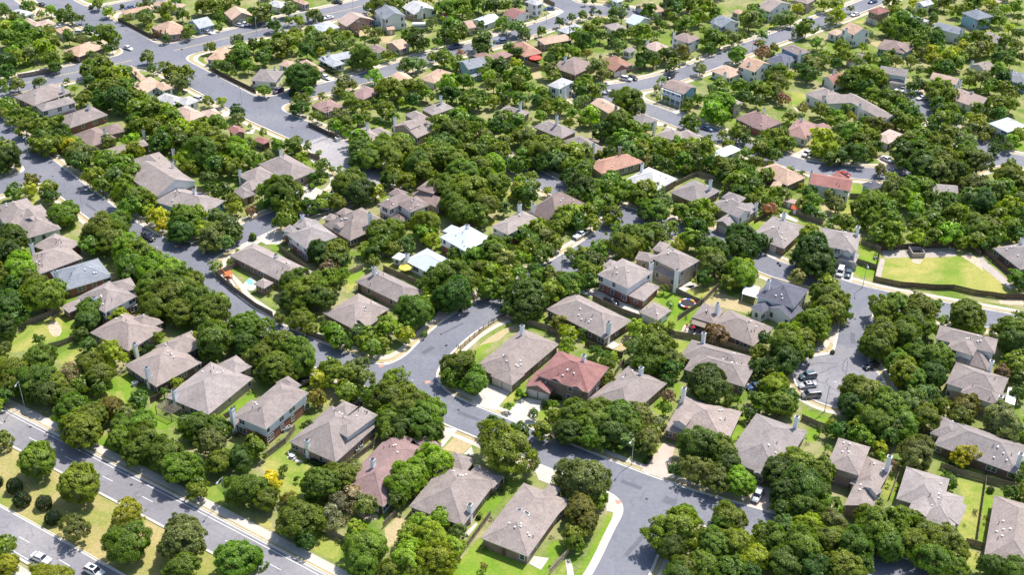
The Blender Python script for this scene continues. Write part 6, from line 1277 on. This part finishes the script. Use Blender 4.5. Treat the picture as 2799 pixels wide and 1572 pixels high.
# roofs over patios and the pergola
def cover(nm, t, L, C, Rr, h, mat, lab, cat, lattice=False):
    a, c, b = at(t, *L, h), at(t, *C, h), at(t, *Rr, h); d = a + b - c; r = empty(nm, (c.x, c.y, 0)); tag(r, lab, cat); o = Vector((c.x, c.y, 0))
    u, v = a - c, b - c
    if not lattice:
        m = MB(); q = [p - o for p in (c, a, d, b)]; lo = [p - Vector((0, 0, .12)) for p in q]; m.poly(q); m.poly(lo[::-1])
        for i in range(4): j = (i + 1) % 4; m.poly([lo[i], lo[j], q[j], q[i]])
        m.build('cover_panel', mat, r)
    else:
        n = max(4, int(u.length / .38))
        sl = MB(); p0 = c - o; dd = u.normalized() * .09; vv = v
        q = [Vector((0, 0, 0)), dd, dd + vv, vv]; sl.v = [tuple(p) for p in q] + [tuple(p + Vector((0, 0, .12))) for p in q]; sl.f = [(0, 1, 2, 3), (4, 5, 6, 7), (0, 1, 5, 4), (1, 2, 6, 5), (2, 3, 7, 6), (3, 0, 4, 7)]
        me = sl.mesh('rafter', mat)
        for i in range(n): ob = bpy.data.objects.new('rafter', me); ob.location = p0 + u * (i / n); link(ob, r)
        for k in (.05, .5, .95):
            m = MB(); m.tube(p0 + v * k - Vector((0, 0, .1)), p0 + v * k + u - Vector((0, 0, .1)), .08, .08, 4); m.build('beam', mat, r)
    for p in (c, a, d, b): m = MB(); q = (p * .92 + (c + d) / 2 * .08) - o; m.box(q.x - .08, q.x + .08, q.y - .08, q.y + .08, 0, h - .12); m.build('post', mat, r)
cover('pergola', 'c1', (1525, 1188), (1690, 1272), (1800, 1208), 2.5, wood_grey, 'grey wooden pergola with open rafters at the long grey house', 'pergola', True)
cover('patio_cover', 'c3', (2272, 75), (2420, 118), (2450, 10), 2.6, white_trim, 'white flat patio cover beside the dark slate roofed house', 'patio cover')
cover('patio_cover', 'c3', (1770, 372), (1905, 415), (1925, 350), 2.4, wood_grey, 'dark slatted patio cover above the red parasol patio', 'patio cover')
cover('patio_cover', 'c4', (2345, 1150), (2440, 1180), (2470, 1030), 2.6, white_trim, 'white patio cover at the right edge behind the crepe myrtle', 'patio cover')
cover('patio_cover', 'a4', (862, 378), (905, 392), (985, 350), 2.6, white_trim, 'white patio cover under the orange two-storey house', 'patio cover')
cover('patio_cover', 'b4', (105, 725), (290, 775), (300, 745), 2.2, concrete, 'pale patio cover behind the two garage door house', 'patio cover')if False else None
cover('carport', 'a3', (740, 1375), (850, 1410), (865, 1390), 2.4, wood_grey, 'small slatted cover between the grey houses', 'patio cover')
# sheds, equipment boxes, boats and trailers
def shed(t, x, y, w, d, h, wm, rc, lab, rz):
    r = place('garden_shed', t, x, y, lab, 'shed', rz); m = MB(); m.box(-w / 2, w / 2, -d / 2, d / 2, 0, h); m.build('wall', wm, r)
    m = MB(); e = .15; m.v = [(-w / 2 - e, -d / 2 - e, h), (w / 2 + e, -d / 2 - e, h), (w / 2 + e, d / 2 + e, h), (-w / 2 - e, d / 2 + e, h), (-w / 2 - e, 0, h + d * .25), (w / 2 + e, 0, h + d * .25)]; m.f = [(0, 1, 5, 4), (2, 3, 4, 5), (0, 4, 3), (1, 2, 5), (0, 3, 2, 1)]; m.build('roof', shingle, r, color=rc)
    m = MB(); m.box(-.45, .45, -d / 2 - .03, -d / 2 + .01, .05, min(h - .15, 1.9)); m.build('door', white_trim, r)
shed('a2', 1328, 330, 3, 3, 2.3, WALL['t'], ROOFC['O'], 'small tan garden shed in the dry yard', R_(20)); shed('a2', 1222, 250, 3, 3.2, 2.2, WALL['u'], ROOFC['L'], 'small grey blue shed behind the white two-storey house', R_(50))
shed('a2', 1885, 190, 3, 3, 2.2, WALL['w'], (.6, .12, .09), 'small white shed with a red roof', R_(30)); shed('b4', 215, 625, 3.4, 2.4, 2.0, WALL['t'], ROOFC['Q'], 'small pink tan shed in the yard below the gabled house', R_(-30)); shed('b4', 510, 745, 3, 2.4, 1.6, WALL['u'], ROOFC['S'], 'small blue playhouse by the fence under trees', R_(10))
shed('b4', 265, 690, 2.2, 2.2, 1.9, WALL['b'], (.62, .13, .07), 'little wooden playhouse with red roof behind the round dark tree', R_(-20)); shed('a4', 825, 650, 3, 3, 2.2, WALL['w'], ROOFC['O'], 'small orange roofed shed in the upper right trees', R_(20)); shed('b2', 820, 1385 - 1414 + 1414, 1.4, 1.4, 1.4, WALL['w'], ROOFC['L'], 'x', 0) if False else None
ac_m = simple('ac_unit_grey', (.45, .46, .46), .5); 
def box_unit(nm, t, x, y, s, h, mat, lab, cat, grp=None, rz=R_(40)):
    r = place(nm, t, x, y, lab, cat, rz, grp); m = MB(); m.box(-s / 2, s / 2, -s / 2, s / 2, .08, h); m.build('case', mat, r); m = MB(); m.box(-s / 2 - .1, s / 2 + .1, -s / 2 - .1, s / 2 + .1, 0, .08); m.build('pad', concrete, r)
    m = MB(); m.tube((0, 0, h), (0, 0, h + .03), s * .4, s * .4, 12); m.build('fan_grille', dark_metal, r)
for k, (t, x, y, lab) in enumerate((('d2', 1035, 190, 'farther grey air conditioner in the side yard of the patio house'), ('d2', 1000, 232, 'nearer grey air conditioner in the side yard of the patio house'), ('c2', 285, 1438, 'left air conditioner beside the fence of the white sided house'), ('c2', 330, 1420, 'right air conditioner beside the fence of the white sided house'), ('c3', 188, 858, 'air conditioner on the narrow lawn left of the red roof'), ('c1', 1330, 985, 'grey box beside the white table on the back patio'))):
    box_unit('air_conditioner', t, x, y, .95, .95, ac_m, lab, 'air conditioner', 'air conditioners beside houses')
box_unit('utility_box', 'a2', 808, 1392, 1.4, 1.3, white_trim, 'white utility box beside the diagonal street', 'utility box'); box_unit('utility_box', 'b4', 1060, 1150, .7, .8, ac_m, 'small box at the corner of the basin fence', 'utility box')
# concrete outlet box of the basin
r = place('drain_outlet', 'b4', 1465, 1100, 'dark square concrete outlet box with rails behind the basin', 'drain box', R_(3)); m = MB(); s = 1.9
for x0, x1, y0, y1 in ((-s, s, -s, -s + .25), (-s, s, s - .25, s), (-s, -s + .25, -s + .25, s - .25), (s - .25, s, -s + .25, s - .25)): m.box(x0, x1, y0, y1, 0, 1.5)
m.build('box_wall', embank, r); m = MB(); m.box(-s + .25, s - .25, -s + .25, s - .25, .1, .3); m.build('box_floor', dark_metal, r)
m = MB()
for sx in (-1, 1):
    for q in np.linspace(-s, s, 5): m.tube((sx * s, q, 1.5), (sx * s, q, 2.5), .03, .03, 4); m.tube((q, sx * s, 1.5), (q, sx * s, 2.5), .03, .03, 4)
    for z in (2.0, 2.5): m.tube((sx * s, -s, z), (sx * s, s, z), .03, .03, 4); m.tube((-s, sx * s, z), (s, sx * s, z), .03, .03, 4)
m.build('railing', dark_metal, r)
# retaining walls at the basin corner
for (p, q, lab) in (((1850, 1042), (2010, 1032), 'low brown retaining wall at the far corner of the basin'), ((2000, 1032), (2095, 1115), 'low brown retaining wall beside the right concrete slope')):
    a, b = at('b4', *p), at('b4', *q); d = (b - a).normalized(); n = Vector((-d.y, d.x, 0)) * .2; m = MB(); o = a.copy()
    q4 = [a - n - o, b - n - o, b + n - o, a + n - o]; m.v = [tuple(x) for x in q4] + [(x.x, x.y, 1.6) for x in q4]; m.f = [(4, 5, 6, 7), (0, 1, 5, 4), (1, 2, 6, 5), (2, 3, 7, 6), (3, 0, 4, 7)]
    ob = m.build('retaining_wall', WALL['k']); ob.location = o; tag(ob, lab, 'wall')
def trailer(t, x, y, rz, col, lab, L=6.5):
    r = place('camper_trailer', t, x, y, lab, 'trailer', rz); m = MB(); prof = [(-L / 2, .6), (-L / 2, 2.3), (-L / 2 + .4, 2.6), (L / 2 - .6, 2.6), (L / 2, 1.9), (L / 2, .6)]
    m.poly([(x_, -1.15, z_) for x_, z_ in prof]); m.poly([(x_, 1.15, z_) for x_, z_ in prof[::-1]])
    for i in range(6): a, b = prof[i], prof[(i + 1) % 6]; m.poly([(a[0], -1.15, a[1]), (b[0], -1.15, b[1]), (b[0], 1.15, b[1]), (a[0], 1.15, a[1])])
    m.build('body', simple('trailer_paint_' + lab.split()[0], col, .4), r); m = MB(); m.box(-L / 2 + .3, L / 2 - .3, -1.17, 1.17, 1.3, 1.75); m.build('window_band', glass, r)
    for sx in (-.5, .5):
        for sy in (-1, 1): m = MB(); m.tube((sx, sy * 1.0, .35), (sx, sy * 1.15, .35), .35, .35, 12); m.build('tyre', rubber, r)
    m = MB(); m.box(L / 2, L / 2 + 1.1, -.06, .06, .5, .6); m.build('hitch', dark_metal, r)
trailer('a2', 1405, 272, R_(15), (.25, .42, .45), 'teal and white camper beside the white two-storey house'); trailer('a2', 1620, 285, R_(5), (.6, .62, .66), 'white trailer in the yard right of the teal camper')
# balconies of the blue house
hb = [h for h in HOUSE_OBJ if 'balconies' in h[0]['label']][0]; root, bl = hb; b = bl[0]; o = root.location
front = [s for s in (('v', -1), ('v', 1), ('u', -1), ('u', 1))]
N = -b.V; T = b.U; off = b.b - .42; half = b.a - .5
def BX(m, s0, s1, n0, n1, z0, z1):
    q = []
    for z in (z0, z1):
        for s, n in ((s0, n0), (s1, n0), (s1, n1), (s0, n1)): p = b.c + T * s + N * (off + n); q.append((p.x - o.x, p.y - o.y, z))
    k = len(m.v); m.v += q; m.f += [tuple(k + i for i in f) for f in ((0, 3, 2, 1), (4, 5, 6, 7), (0, 1, 5, 4), (1, 2, 6, 5), (2, 3, 7, 6), (3, 0, 4, 7))]
for z in (2.7,): m = MB(); BX(m, -half, half, 0, 1.6, z, z + .2); bal = m.build('balcony', white_trim, root)
for k in range(5):
    s = -half + 2 * half * k / 4; m = MB(); BX(m, s - .12, s + .12, 1.38, 1.6, 0, 5.1); m.build('column', white_trim, root)
for z in (.2, 2.9):
    m = MB(); BX(m, -half, half, 1.5, 1.56, z + .85, z + .95); BX(m, -half, half, 1.5, 1.56, z + .1, z + .18)
    for k in range(40): s = -half + 2 * half * k / 39; BX(m, s - .02, s + .02, 1.51, 1.55, z + .15, z + .9)
    m.build('balustrade', white_trim, root)
m = MB(); BX(m, -half, half, 1.3, 1.6, 5.0, 5.25); m.build('lintel', white_trim, root)
# solar panel on the light blue walled house
for i, h in enumerate(HOUSE_OBJ):
    if 'solar' in h[0]['label']:
        root, b2, u, v, z = on_roof(i, 0, 'b1', 1985, 505)
        m = MB(); q = [(-1.6, -.8), (1.6, -.8), (1.6, .8), (-1.6, .8)]; oo = root.location
        m.v = [P3(b2, oo, u + x, v + y, roof_z(b2, u + x, v + y) + .05) for x, y in q] + [P3(b2, oo, u + x, v + y, roof_z(b2, u + x, v + y) + .18) for x, y in q]
        m.f = [(4, 5, 6, 7), (0, 1, 5, 4), (1, 2, 6, 5), (2, 3, 7, 6), (3, 0, 4, 7)]; m.build('solar_panel', simple('solar_glass', (.05, .06, .16), .2, 0), root)
# box hedges
def hedge(t, p, q, w, h, lab):
    a, b = at(t, *p), at(t, *q); d = b - a; L = d.length; n = max(300, int(L * 260)); r = np.random.RandomState(5)
    X = r.uniform(0, L, n); fsel = r.rand(n); Y = np.where(fsel < .5, r.uniform(-w / 2, w / 2, n), np.sign(r.randn(n)) * w / 2); Z = np.where(fsel < .5, h, r.uniform(0, h, n)); Nn = np.where((fsel < .5)[:, None], [[0, 0, 1.]], np.stack([0 * X, np.sign(Y), 0 * X], 1))
    Y += r.normal(0, .05, n); Z += r.normal(0, .05, n); ob = leaf_object('hedge', np.stack([X, Y, Z], 1), Nn, .16, r, (.045, .075, .015)); ob.location = a; ob.rotation_euler = (0, 0, math.atan2(d.y, d.x)); tag(ob, lab, 'hedge')
def tri_arrays(P, Nn, size, r, jit=.55):
    n = len(P); N2 = Nn + r.normal(0, jit, (n, 3)); N2 /= np.linalg.norm(N2, axis=1)[:, None] + 1e-9
    A = np.cross(N2, r.normal(0, 1, (n, 3))); A /= np.linalg.norm(A, axis=1)[:, None] + 1e-9; B = np.cross(N2, A); s = size * r.uniform(.6, 1.35, (n, 1))
    return np.stack([P + A * s, P - A * s * .5 + B * s * .75, P - A * s * .5 - B * s * .75], 1).reshape(-1, 3)
def leaf_mesh(name, V, tint=None):
    n = len(V) // 3; me = bpy.data.meshes.new(name); me.vertices.add(n * 3); me.vertices.foreach_set('co', V.astype(np.float32).ravel())
    me.loops.add(n * 3); me.loops.foreach_set('vertex_index', np.arange(n * 3, dtype=np.int32)); me.polygons.add(n); me.polygons.foreach_set('loop_start', np.arange(0, n * 3, 3, dtype=np.int32))
    at_ = me.attributes.new('tint', 'FLOAT_COLOR', 'POINT'); c = np.ones((n * 3, 4), np.float32)
    if tint is not None: c[:, :3] = np.repeat(tint, 3, axis=0)
    at_.data.foreach_set('color', c.ravel()); me.materials.append(foliage); me.update(calc_edges=True); return me
def leaf_object(name, P, Nn, size, r, col, parent=None):
    o = bpy.data.objects.new(name, leaf_mesh(name, tri_arrays(P, Nn, size, r))); o.color = (*col, 1); return link(o, parent)
hedge('a2', (640, 660), (830, 760), 1.6, 1.7, 'long clipped green hedge beside the driveway with the white sedan'); hedge('d2', (545, 335), (690, 395), 1.0, .9, 'low dark hedge under the eave of the two-storey patio house'); hedge('c1', (1390, 630), (1500, 605), 1.2, .9, 'small clipped hedge beside the dark chimney'); hedge('c3', (430, 1105), (490, 1120), 1.2, 1.2, 'small clipped hedge below the red roofed front')
# ---------------------------------------------------------------- trees
TONE = {'d': (.105, .180, .032), 'm': (.200, .272, .036), 'l': (.34, .385, .04), 'v': (.275, .37, .034), 's': (.225, .275, .095), 'y': (.62, .49, .03), 'y2': (.40, .42, .035), 'o': (.235, .23, .055), 'p': (.36, .21, .16), 'b': (.34, .30, .24), 'w': (.33, .37, .17)}
TNAME = {'d': 'dark green', 'm': 'mid green', 'l': 'light yellowish green', 'v': 'vivid green', 's': 'grey green', 'y': 'bright yellow', 'y2': 'yellow green', 'o': 'olive brown', 'p': 'reddish pink flowering', 'b': 'thin brownish', 'w': 'pale blossoming'}
def crown_points(seed, ntri, ncl, flat_=.82, rc=(.2, .36), lob=.16):
    r = np.random.RandomState(seed); ph = r.uniform(0, 6.28, 6)
    def rad(d):
        return 1 + lob * np.sin(3 * np.arctan2(d[:, 1], d[:, 0]) + ph[0]) * .7 + lob * np.sin(2 * np.arctan2(d[:, 1], d[:, 0]) + ph[1]) + lob * .8 * np.sin(4 * d[:, 2] + ph[2] + 2 * d[:, 0])
    d = r.normal(0, 1, (ncl, 3)); d /= np.linalg.norm(d, axis=1)[:, None]; d[:, 2] = np.where(d[:, 2] < -.7, -d[:, 2], d[:, 2])
    inner = r.rand(ncl) < .2; C = d * (rad(d) * np.where(inner, r.uniform(.2, .6, ncl), r.uniform(.68, .84, ncl)))[:, None]; RC = r.uniform(*rc, ncl)
    w = RC ** 2; idx = r.choice(ncl, ntri, p=w / w.sum()); e = r.normal(0, 1, (ntri, 3)) + d[idx] * .9; e /= np.linalg.norm(e, axis=1)[:, None]
    P = C[idx] + e * (RC[idx] * r.uniform(.55, 1.2, ntri))[:, None]; P[:, 2] *= flat_; Nn = e * .35 + d[idx] * 1.0 + np.array([0, 0, .3])
    ct = r.uniform(.8, 1.22, ncl); return P, Nn, ct[idx], r
def crown_mesh(name, seed, ntri, ncl, size, **k):
    P, Nn, ct, r = crown_points(seed, ntri, ncl, **k); return leaf_mesh(name, tri_arrays(P, Nn, size, r), np.stack([ct * .96, ct, ct * .9], 1))
def ball_mesh(seed):
    r = np.random.RandomState(seed); e = r.normal(0, 1, (6000, 3)); e /= np.linalg.norm(e, axis=1)[:, None]; P = e * (r.uniform(.86, 1.0, 6000) * (1 + .07 * np.sin(5 * e[:, 0] + 4 * e[:, 2] + seed) + .05 * np.sin(9 * e[:, 1] + 3 * e[:, 0])))[:, None]
    P[:, 2] = np.maximum(P[:, 2], -.7); return leaf_mesh('foliage', tri_arrays(P, e, .055, r, .35))
CROWNS = {'big': [crown_mesh('crown', s, (36000, 30000, 36000, 27000, 32000, 36000, 26000, 36000)[s % 8], (260, 190, 320, 220, 170, 300, 200, 240)[s % 8], .037, rc=((.08, .2), (.09, .22), (.06, .16), (.08, .18), (.1, .24), (.07, .18), (.08, .18), (.08, .2))[s % 8], lob=(.16, .2, .1, .22, .12, .24, .18, .14)[s % 8]) for s in range(1, 11)], 'open': [crown_mesh('crown', s, 13000, 150, .038, rc=(.07, .16), lob=.2) for s in (51, 52, 53)], 'mid': [crown_mesh('crown', s, 12000, 100, .058, rc=(.13, .28)) for s in range(11, 17)], 'small': [crown_mesh('crown', s, 3000, 30, .12, rc=(.2, .38)) for s in range(21, 25)],
          'thin': [crown_mesh('crown', s, 1500, 40, .075, rc=(.16, .34), lob=.2) for s in (31, 32)], 'shrub': [ball_mesh(s) for s in (41, 42)]}
def trunk_mesh(seed):      # for a crown of radius 1 whose middle is at height 1 unit: base at z=-1
    r = random.Random(seed); m = MB(); top = Vector((r.uniform(-.04, .04), r.uniform(-.04, .04), -.25)); m.tube((0, 0, -1), top, .075, .055, 7, False)
    for k in range(6):
        a = k * 1.05 + r.uniform(-.3, .3); e = top + Vector((math.cos(a) * r.uniform(.3, .5), math.sin(a) * r.uniform(.3, .5), r.uniform(.25, .5))); m.tube(top, e, .045, .022, 5, False)
        for s in (-.5, .5): f = e + Vector((math.cos(a + s) * .3, math.sin(a + s) * .3, r.uniform(.1, .3))); m.tube(e, f, .022, .008, 4, False)
    return m.mesh('trunk', bark)
TRUNKS = [trunk_mesh(s) for s in range(4)]
TL = []
for l in TREES.strip().splitlines():
    t, *rest = l.split()
    for k in rest: x, y, r, c = k.split(','); TL.append((t, float(x), float(y), float(r), c))
rt = random.Random(3); items = []
for t, x, y, r, c in TL:
    z = 3.0
    for _ in range(3):
        Rm = r * mpp(t, x, y, z); z = .68 * Rm + .9
    p = at(t, x, y, z); items.append(dict(t=t, px=(TO[t][0] + x / TS, TO[t][1] + y / TS), r=r, R=Rm, z=z, p=p, c=c))
def in_house(x, y, mg=0.5):
    for root, bl in HOUSE_OBJ:
        if abs(root.location.x - x) < 25 and abs(root.location.y - y) < 25 and inside_other(Vector((x, y)), bl, None, mg): return True
    return False
def road_d(x, y):
    i, j = int((x - GX0) / GS), int((y - GY0) / GS)
    return D[j, i] if 0 <= i < D.shape[1] and 0 <= j < D.shape[0] else 99
def clear_of_houses(d):      # a trunk stands beside a house, never inside it
    for root, bl in HOUSE_OBJ:
        if abs(root.location.x - d['p'].x) > 25 or abs(root.location.y - d['p'].y) > 25: continue
        for b in bl:
            if b.z0 > 0: continue
            q = d['p'].xy - b.c; u, v = q.dot(b.U), q.dot(b.V); eu, ev = b.a + .2 - abs(u), b.b + .2 - abs(v)
            if eu > 0 and ev > 0:
                if min(eu, ev) > 2.6 and d['p'].y > 330: return False
                if eu < ev: d['p'] += Vector((*(b.U * (eu if u > 0 else -eu)), 0))
                else: d['p'] += Vector((*(b.V * (ev if v > 0 else -ev)), 0))
    if d['p'].y > 400: d['R'] *= .93
    return True
items = [d for d in items if clear_of_houses(d)]
# the town goes on beyond the frame: more trees past its far and side edges
for k in range(420):
    px_, py_ = rt.uniform(-260, 3060), rt.uniform(-230, 14) if k < 300 else rt.uniform(0, 1500)
    if k >= 300: px_ = rt.choice((rt.uniform(-260, -20), rt.uniform(2820, 3060)))
    d_ = ray('a1', px_ * TS, py_ * TS); kk = (CAM_H - 3) / -d_.z; X_, Y_ = d_.x * kk, d_.y * kk
    if road_d(X_, Y_) < 3 or in_house(X_, Y_): continue
    Rm = rt.uniform(2.6, 5.0); items.append(dict(t='a1', px=(px_, py_), r=12.0, R=Rm, z=.68 * Rm + .9, p=Vector((X_, Y_, 3)), c=rt.choice('dmmmlvs')))
items.sort(key=lambda d: -d['r']); NEAR = items[:300]; REST = items[300:]
# words that say where a tree stands: the nearest house and the side it is on as one sees it
hp = []
for (x, y, nick) in LAND:
    q = cam.matrix_world.inverted() @ Vector((x, y, 2)); hp.append((F_PX * q.x / -q.z + W_PX / 2, H_PX / 2 - F_PX * q.y / -q.z, nick))
def where(px):
    best = min(hp, key=lambda h: (h[0] - px[0]) ** 2 + ((h[1] - px[1]) * 1.5) ** 2); dx, dy = px[0] - best[0], px[1] - best[1]
    dist = math.hypot(dx, dy * 1.3)
    if abs(dx) > abs(dy) * 1.6: rel = 'left of' if dx < 0 else 'right of'
    elif dy < 0: rel = 'behind' if abs(dx) < abs(dy) * .6 else ('behind and left of' if dx < 0 else 'behind and right of')
    else: rel = 'in front of' if abs(dx) < abs(dy) * .6 else ('in front and left of' if dx < 0 else 'in front and right of')
    return rel, best[2], dist
def short(nick, n=9):
    w = nick.split(); return ' '.join(w[:n])
def make_label(size, tone, noun, px):
    rel, nick, dist = where(px); w = f'{size} {tone} {noun} {rel} the'.replace('medium ', '').replace('mid green', 'green').split(); rest = nick.split()
    return w, rest, px
STOP = set('the a an and with of its in on by to beside behind above below between near at from right left under over half front far upper lower small white dark grey long wide two one long bright large pale orange red brown crepe whole cut top narrow wooden three round'.split())
def finish_labels(objs):
    """objs: (object, head words, landmark words, px) -> labels of at most 16 words, each singling out one thing"""
    by = {}
    for o, w, rest, px in objs:
        n = 16 - len(w) - 3; tl = rest[:max(n, 5)]
        if len(tl) < len(rest):
            while tl[-1] in STOP: tl = tl[:-1]
        by.setdefault((' '.join(w), ' '.join(tl)), []).append((o, px))
    ords = ['first', 'second', 'third', 'fourth', 'fifth', 'sixth', 'seventh']
    for (head, tail), lst in by.items():
        if len(lst) == 1: lst[0][0]['label'] = ' '.join((head + ' ' + tail).split()[:16]); continue
        lst.sort(key=lambda q: q[1][0])
        for i, (o, px) in enumerate(lst):
            lead = 'leftmost' if i == 0 else ('rightmost' if i == len(lst) - 1 else ords[i] + ' from left')
            o['label'] = ' '.join((lead + ' ' + head + ' ' + tail).split()[:16])
pend = []
for i, d in enumerate(NEAR):
    R = d['R']; big = 'big' if R > 3.2 or d['p'].y < 300 else 'mid'
    if d['c'] == 'b': big = 'thin'
    elif d['c'] in ('s', 'w', 'l', 'y2') and big == 'big' and rt.random() < .6: big = 'open'
    root = empty('tree', (d['p'].x, d['p'].y, 0), rt.uniform(0, 6.28)); tag(root, None, 'tree', 'shade trees of the neighbourhood')
    s = R * rt.uniform(.88, .96); sx, sy = s * rt.uniform(.93, 1.08), s * rt.uniform(.93, 1.08)
    cr = bpy.data.objects.new('crown', rt.choice(CROWNS[big])); cr.location = (0, 0, d['z']); cr.scale = (sx, sy, s * rt.uniform(.9, 1.08)); j = rt.uniform(.8, 1.22); g = rt.uniform(.84, 1.28)
    c = TONE[d['c']]; cr.color = (c[0] * j * g, c[1] * j, c[2] * j, 1); link(cr, root)
    tk = bpy.data.objects.new('trunk', rt.choice(TRUNKS)); tk.location = (0, 0, d['z']); tk.scale = (R, R, d['z']); link(tk, root)
    size = 'very large' if R > 7.2 else ('large' if R > 5.6 else ('medium' if R > 4.2 else 'small')); pend.append((root, *make_label(size, TNAME[d['c']], 'tree', d['px'])))
finish_labels(pend)
# all the smaller-looking trees: one object, real crowns and trunks
Vs, Ts = [], []; tm = MB(); lib = {}
def lib_pts(n, s):
    if (n, s) not in lib: P, Nn, ct, r = crown_points(100 + s, n, 38 if n < 1000 else 60, rc=(.15, .28)); sz = .115 if n >= 1000 else .135; lib[(n, s)] = (tri_arrays(P, Nn, sz, r), np.stack([ct * .96, ct, ct * .9], 1))
    return lib[(n, s)]
for i, d in enumerate(REST):
    n = 1900 if d['r'] > 95 else (1250 if d['r'] > 60 else 750)
    V, ct = lib_pts(n, rt.randrange(5)); a = rt.uniform(0, 6.28); ca, sa = math.cos(a), math.sin(a); R = d['R'] * rt.uniform(.79, .91)
    k = .62 if d['c'] == 'b' else 1
    V = V[:int(len(V) // 3 * k) * 3]; ct = ct[:int(len(ct) * k)]
    Q = np.empty_like(V); Q[:, 0] = (V[:, 0] * ca - V[:, 1] * sa) * R + d['p'].x; Q[:, 1] = (V[:, 0] * sa + V[:, 1] * ca) * R + d['p'].y; Q[:, 2] = V[:, 2] * R * rt.uniform(.92, 1.1) + d['z']
    j = rt.uniform(.8, 1.25); g = rt.uniform(.84, 1.28); c = TONE[d['c']]; Vs.append(Q); Ts.append(ct[:len(Q) // 3] * np.array([c[0] * j * g, c[1] * j, c[2] * j]))
    tm.tube((d['p'].x, d['p'].y, 0), (d['p'].x, d['p'].y, d['z']), .06 * R, .03 * R, 5, False)
ob = bpy.data.objects.new('distant_trees', leaf_mesh('distant_trees', np.concatenate(Vs), np.concatenate(Ts))); ob.color = (1, 1, 1, 1); link(ob); tag(ob, kind='stuff')
tag(tm.build('distant_tree_trunks', bark), kind='stuff')
# clipped shrubs
pend = []
for l in SHRUBS.strip().splitlines():
    t, _, *rest = l.split()
    for k in rest:
        x, y, r = (float(v) for v in k.split(','))
        if r < 5: continue
        R = r * mpp(t, x, y, 1); p = at(t, x, y, R * .7); px = (TO[t][0] + x / TS, TO[t][1] + y / TS)
        root = empty('shrub', (p.x, p.y, 0), rt.uniform(0, 6)); tag(root, None, 'shrub', 'clipped garden shrubs')
        cr = bpy.data.objects.new('foliage', rt.choice(CROWNS['shrub'])); cr.location = (0, 0, R * .72); cr.scale = (R * rt.uniform(.88, 1.08), R * rt.uniform(.9, 1.1), R * rt.uniform(.9, 1.2)); cr.color = (.020, .048, .014, 1) if t == 'd1' else (.05, .095, .02, 1); link(cr, root)
        m = MB(); m.tube((0, 0, 0), (0, 0, R * .6), .06, .05, 5); m.build('stem', bark, root)
        pend.append((root, *make_label('round', 'dark' if t == 'd1' else 'green', 'clipped shrub', px)))
finish_labels(pend)
# low garden plants scattered along fences and house walls
Vs, Ts = [], []; rs = np.random.RandomState(9)
def scatter_plants(x, y, R, c):
    V, ct = lib_pts(750, rs.randint(5)); n = 150; V = V[:n * 3]; Q = V * R * np.array([1, 1, 1.1]) + np.array([x, y, R * .55]); Vs.append(Q); Ts.append(ct[:n] * np.array(c) * rs.uniform(.8, 1.2))
cs = [(.04, .085, .018), (.06, .12, .02), (.085, .14, .025), (.05, .07, .03), (.12, .13, .03)]
for root, bl in HOUSE_OBJ:
    for b in bl:
        if b.z0 > 0: continue
        for k in range(7 if b.c.y < 360 else 4):
            if rs.rand() < .35: continue
            s = rs.uniform(-1, 1); sd = rs.randint(4); off = .7
            if sd < 2: u, v = s * b.a, (b.b + off) * (1 if sd else -1)
            else: u, v = (b.a + off) * (1 if sd == 2 else -1), s * b.b
            p = b.c + b.U * u + b.V * v
            if inside_other(p, bl, None, .3) or on_drive(p.x, p.y): continue
            scatter_plants(p.x, p.y, rs.uniform(.35, .95), cs[rs.randint(5)])
for l in FENCES.strip().splitlines():
    t, *pp = l.split('|')[1].split(); P = [at(t, *p).xy for p in pts_of(' '.join(pp))]
    for a, b in zip(P[:-1], P[1:]):
        L = (b - a).length; nrm = Vector((-(b - a).y, (b - a).x)).normalized()
        for k in range(int(L / 2.2)):
            if rs.rand() < .55: continue
            q = a.lerp(b, rs.rand()) + nrm * rs.choice([-1, 1]) * rs.uniform(.7, 1.3); scatter_plants(q.x, q.y, rs.uniform(.3, .9), cs[rs.randint(5)])
ob = bpy.data.objects.new('garden_plants', leaf_mesh('garden_plants', np.concatenate(Vs), np.concatenate(Ts))); ob.color = (1, 1, 1, 1); link(ob); tag(ob, kind='stuff')
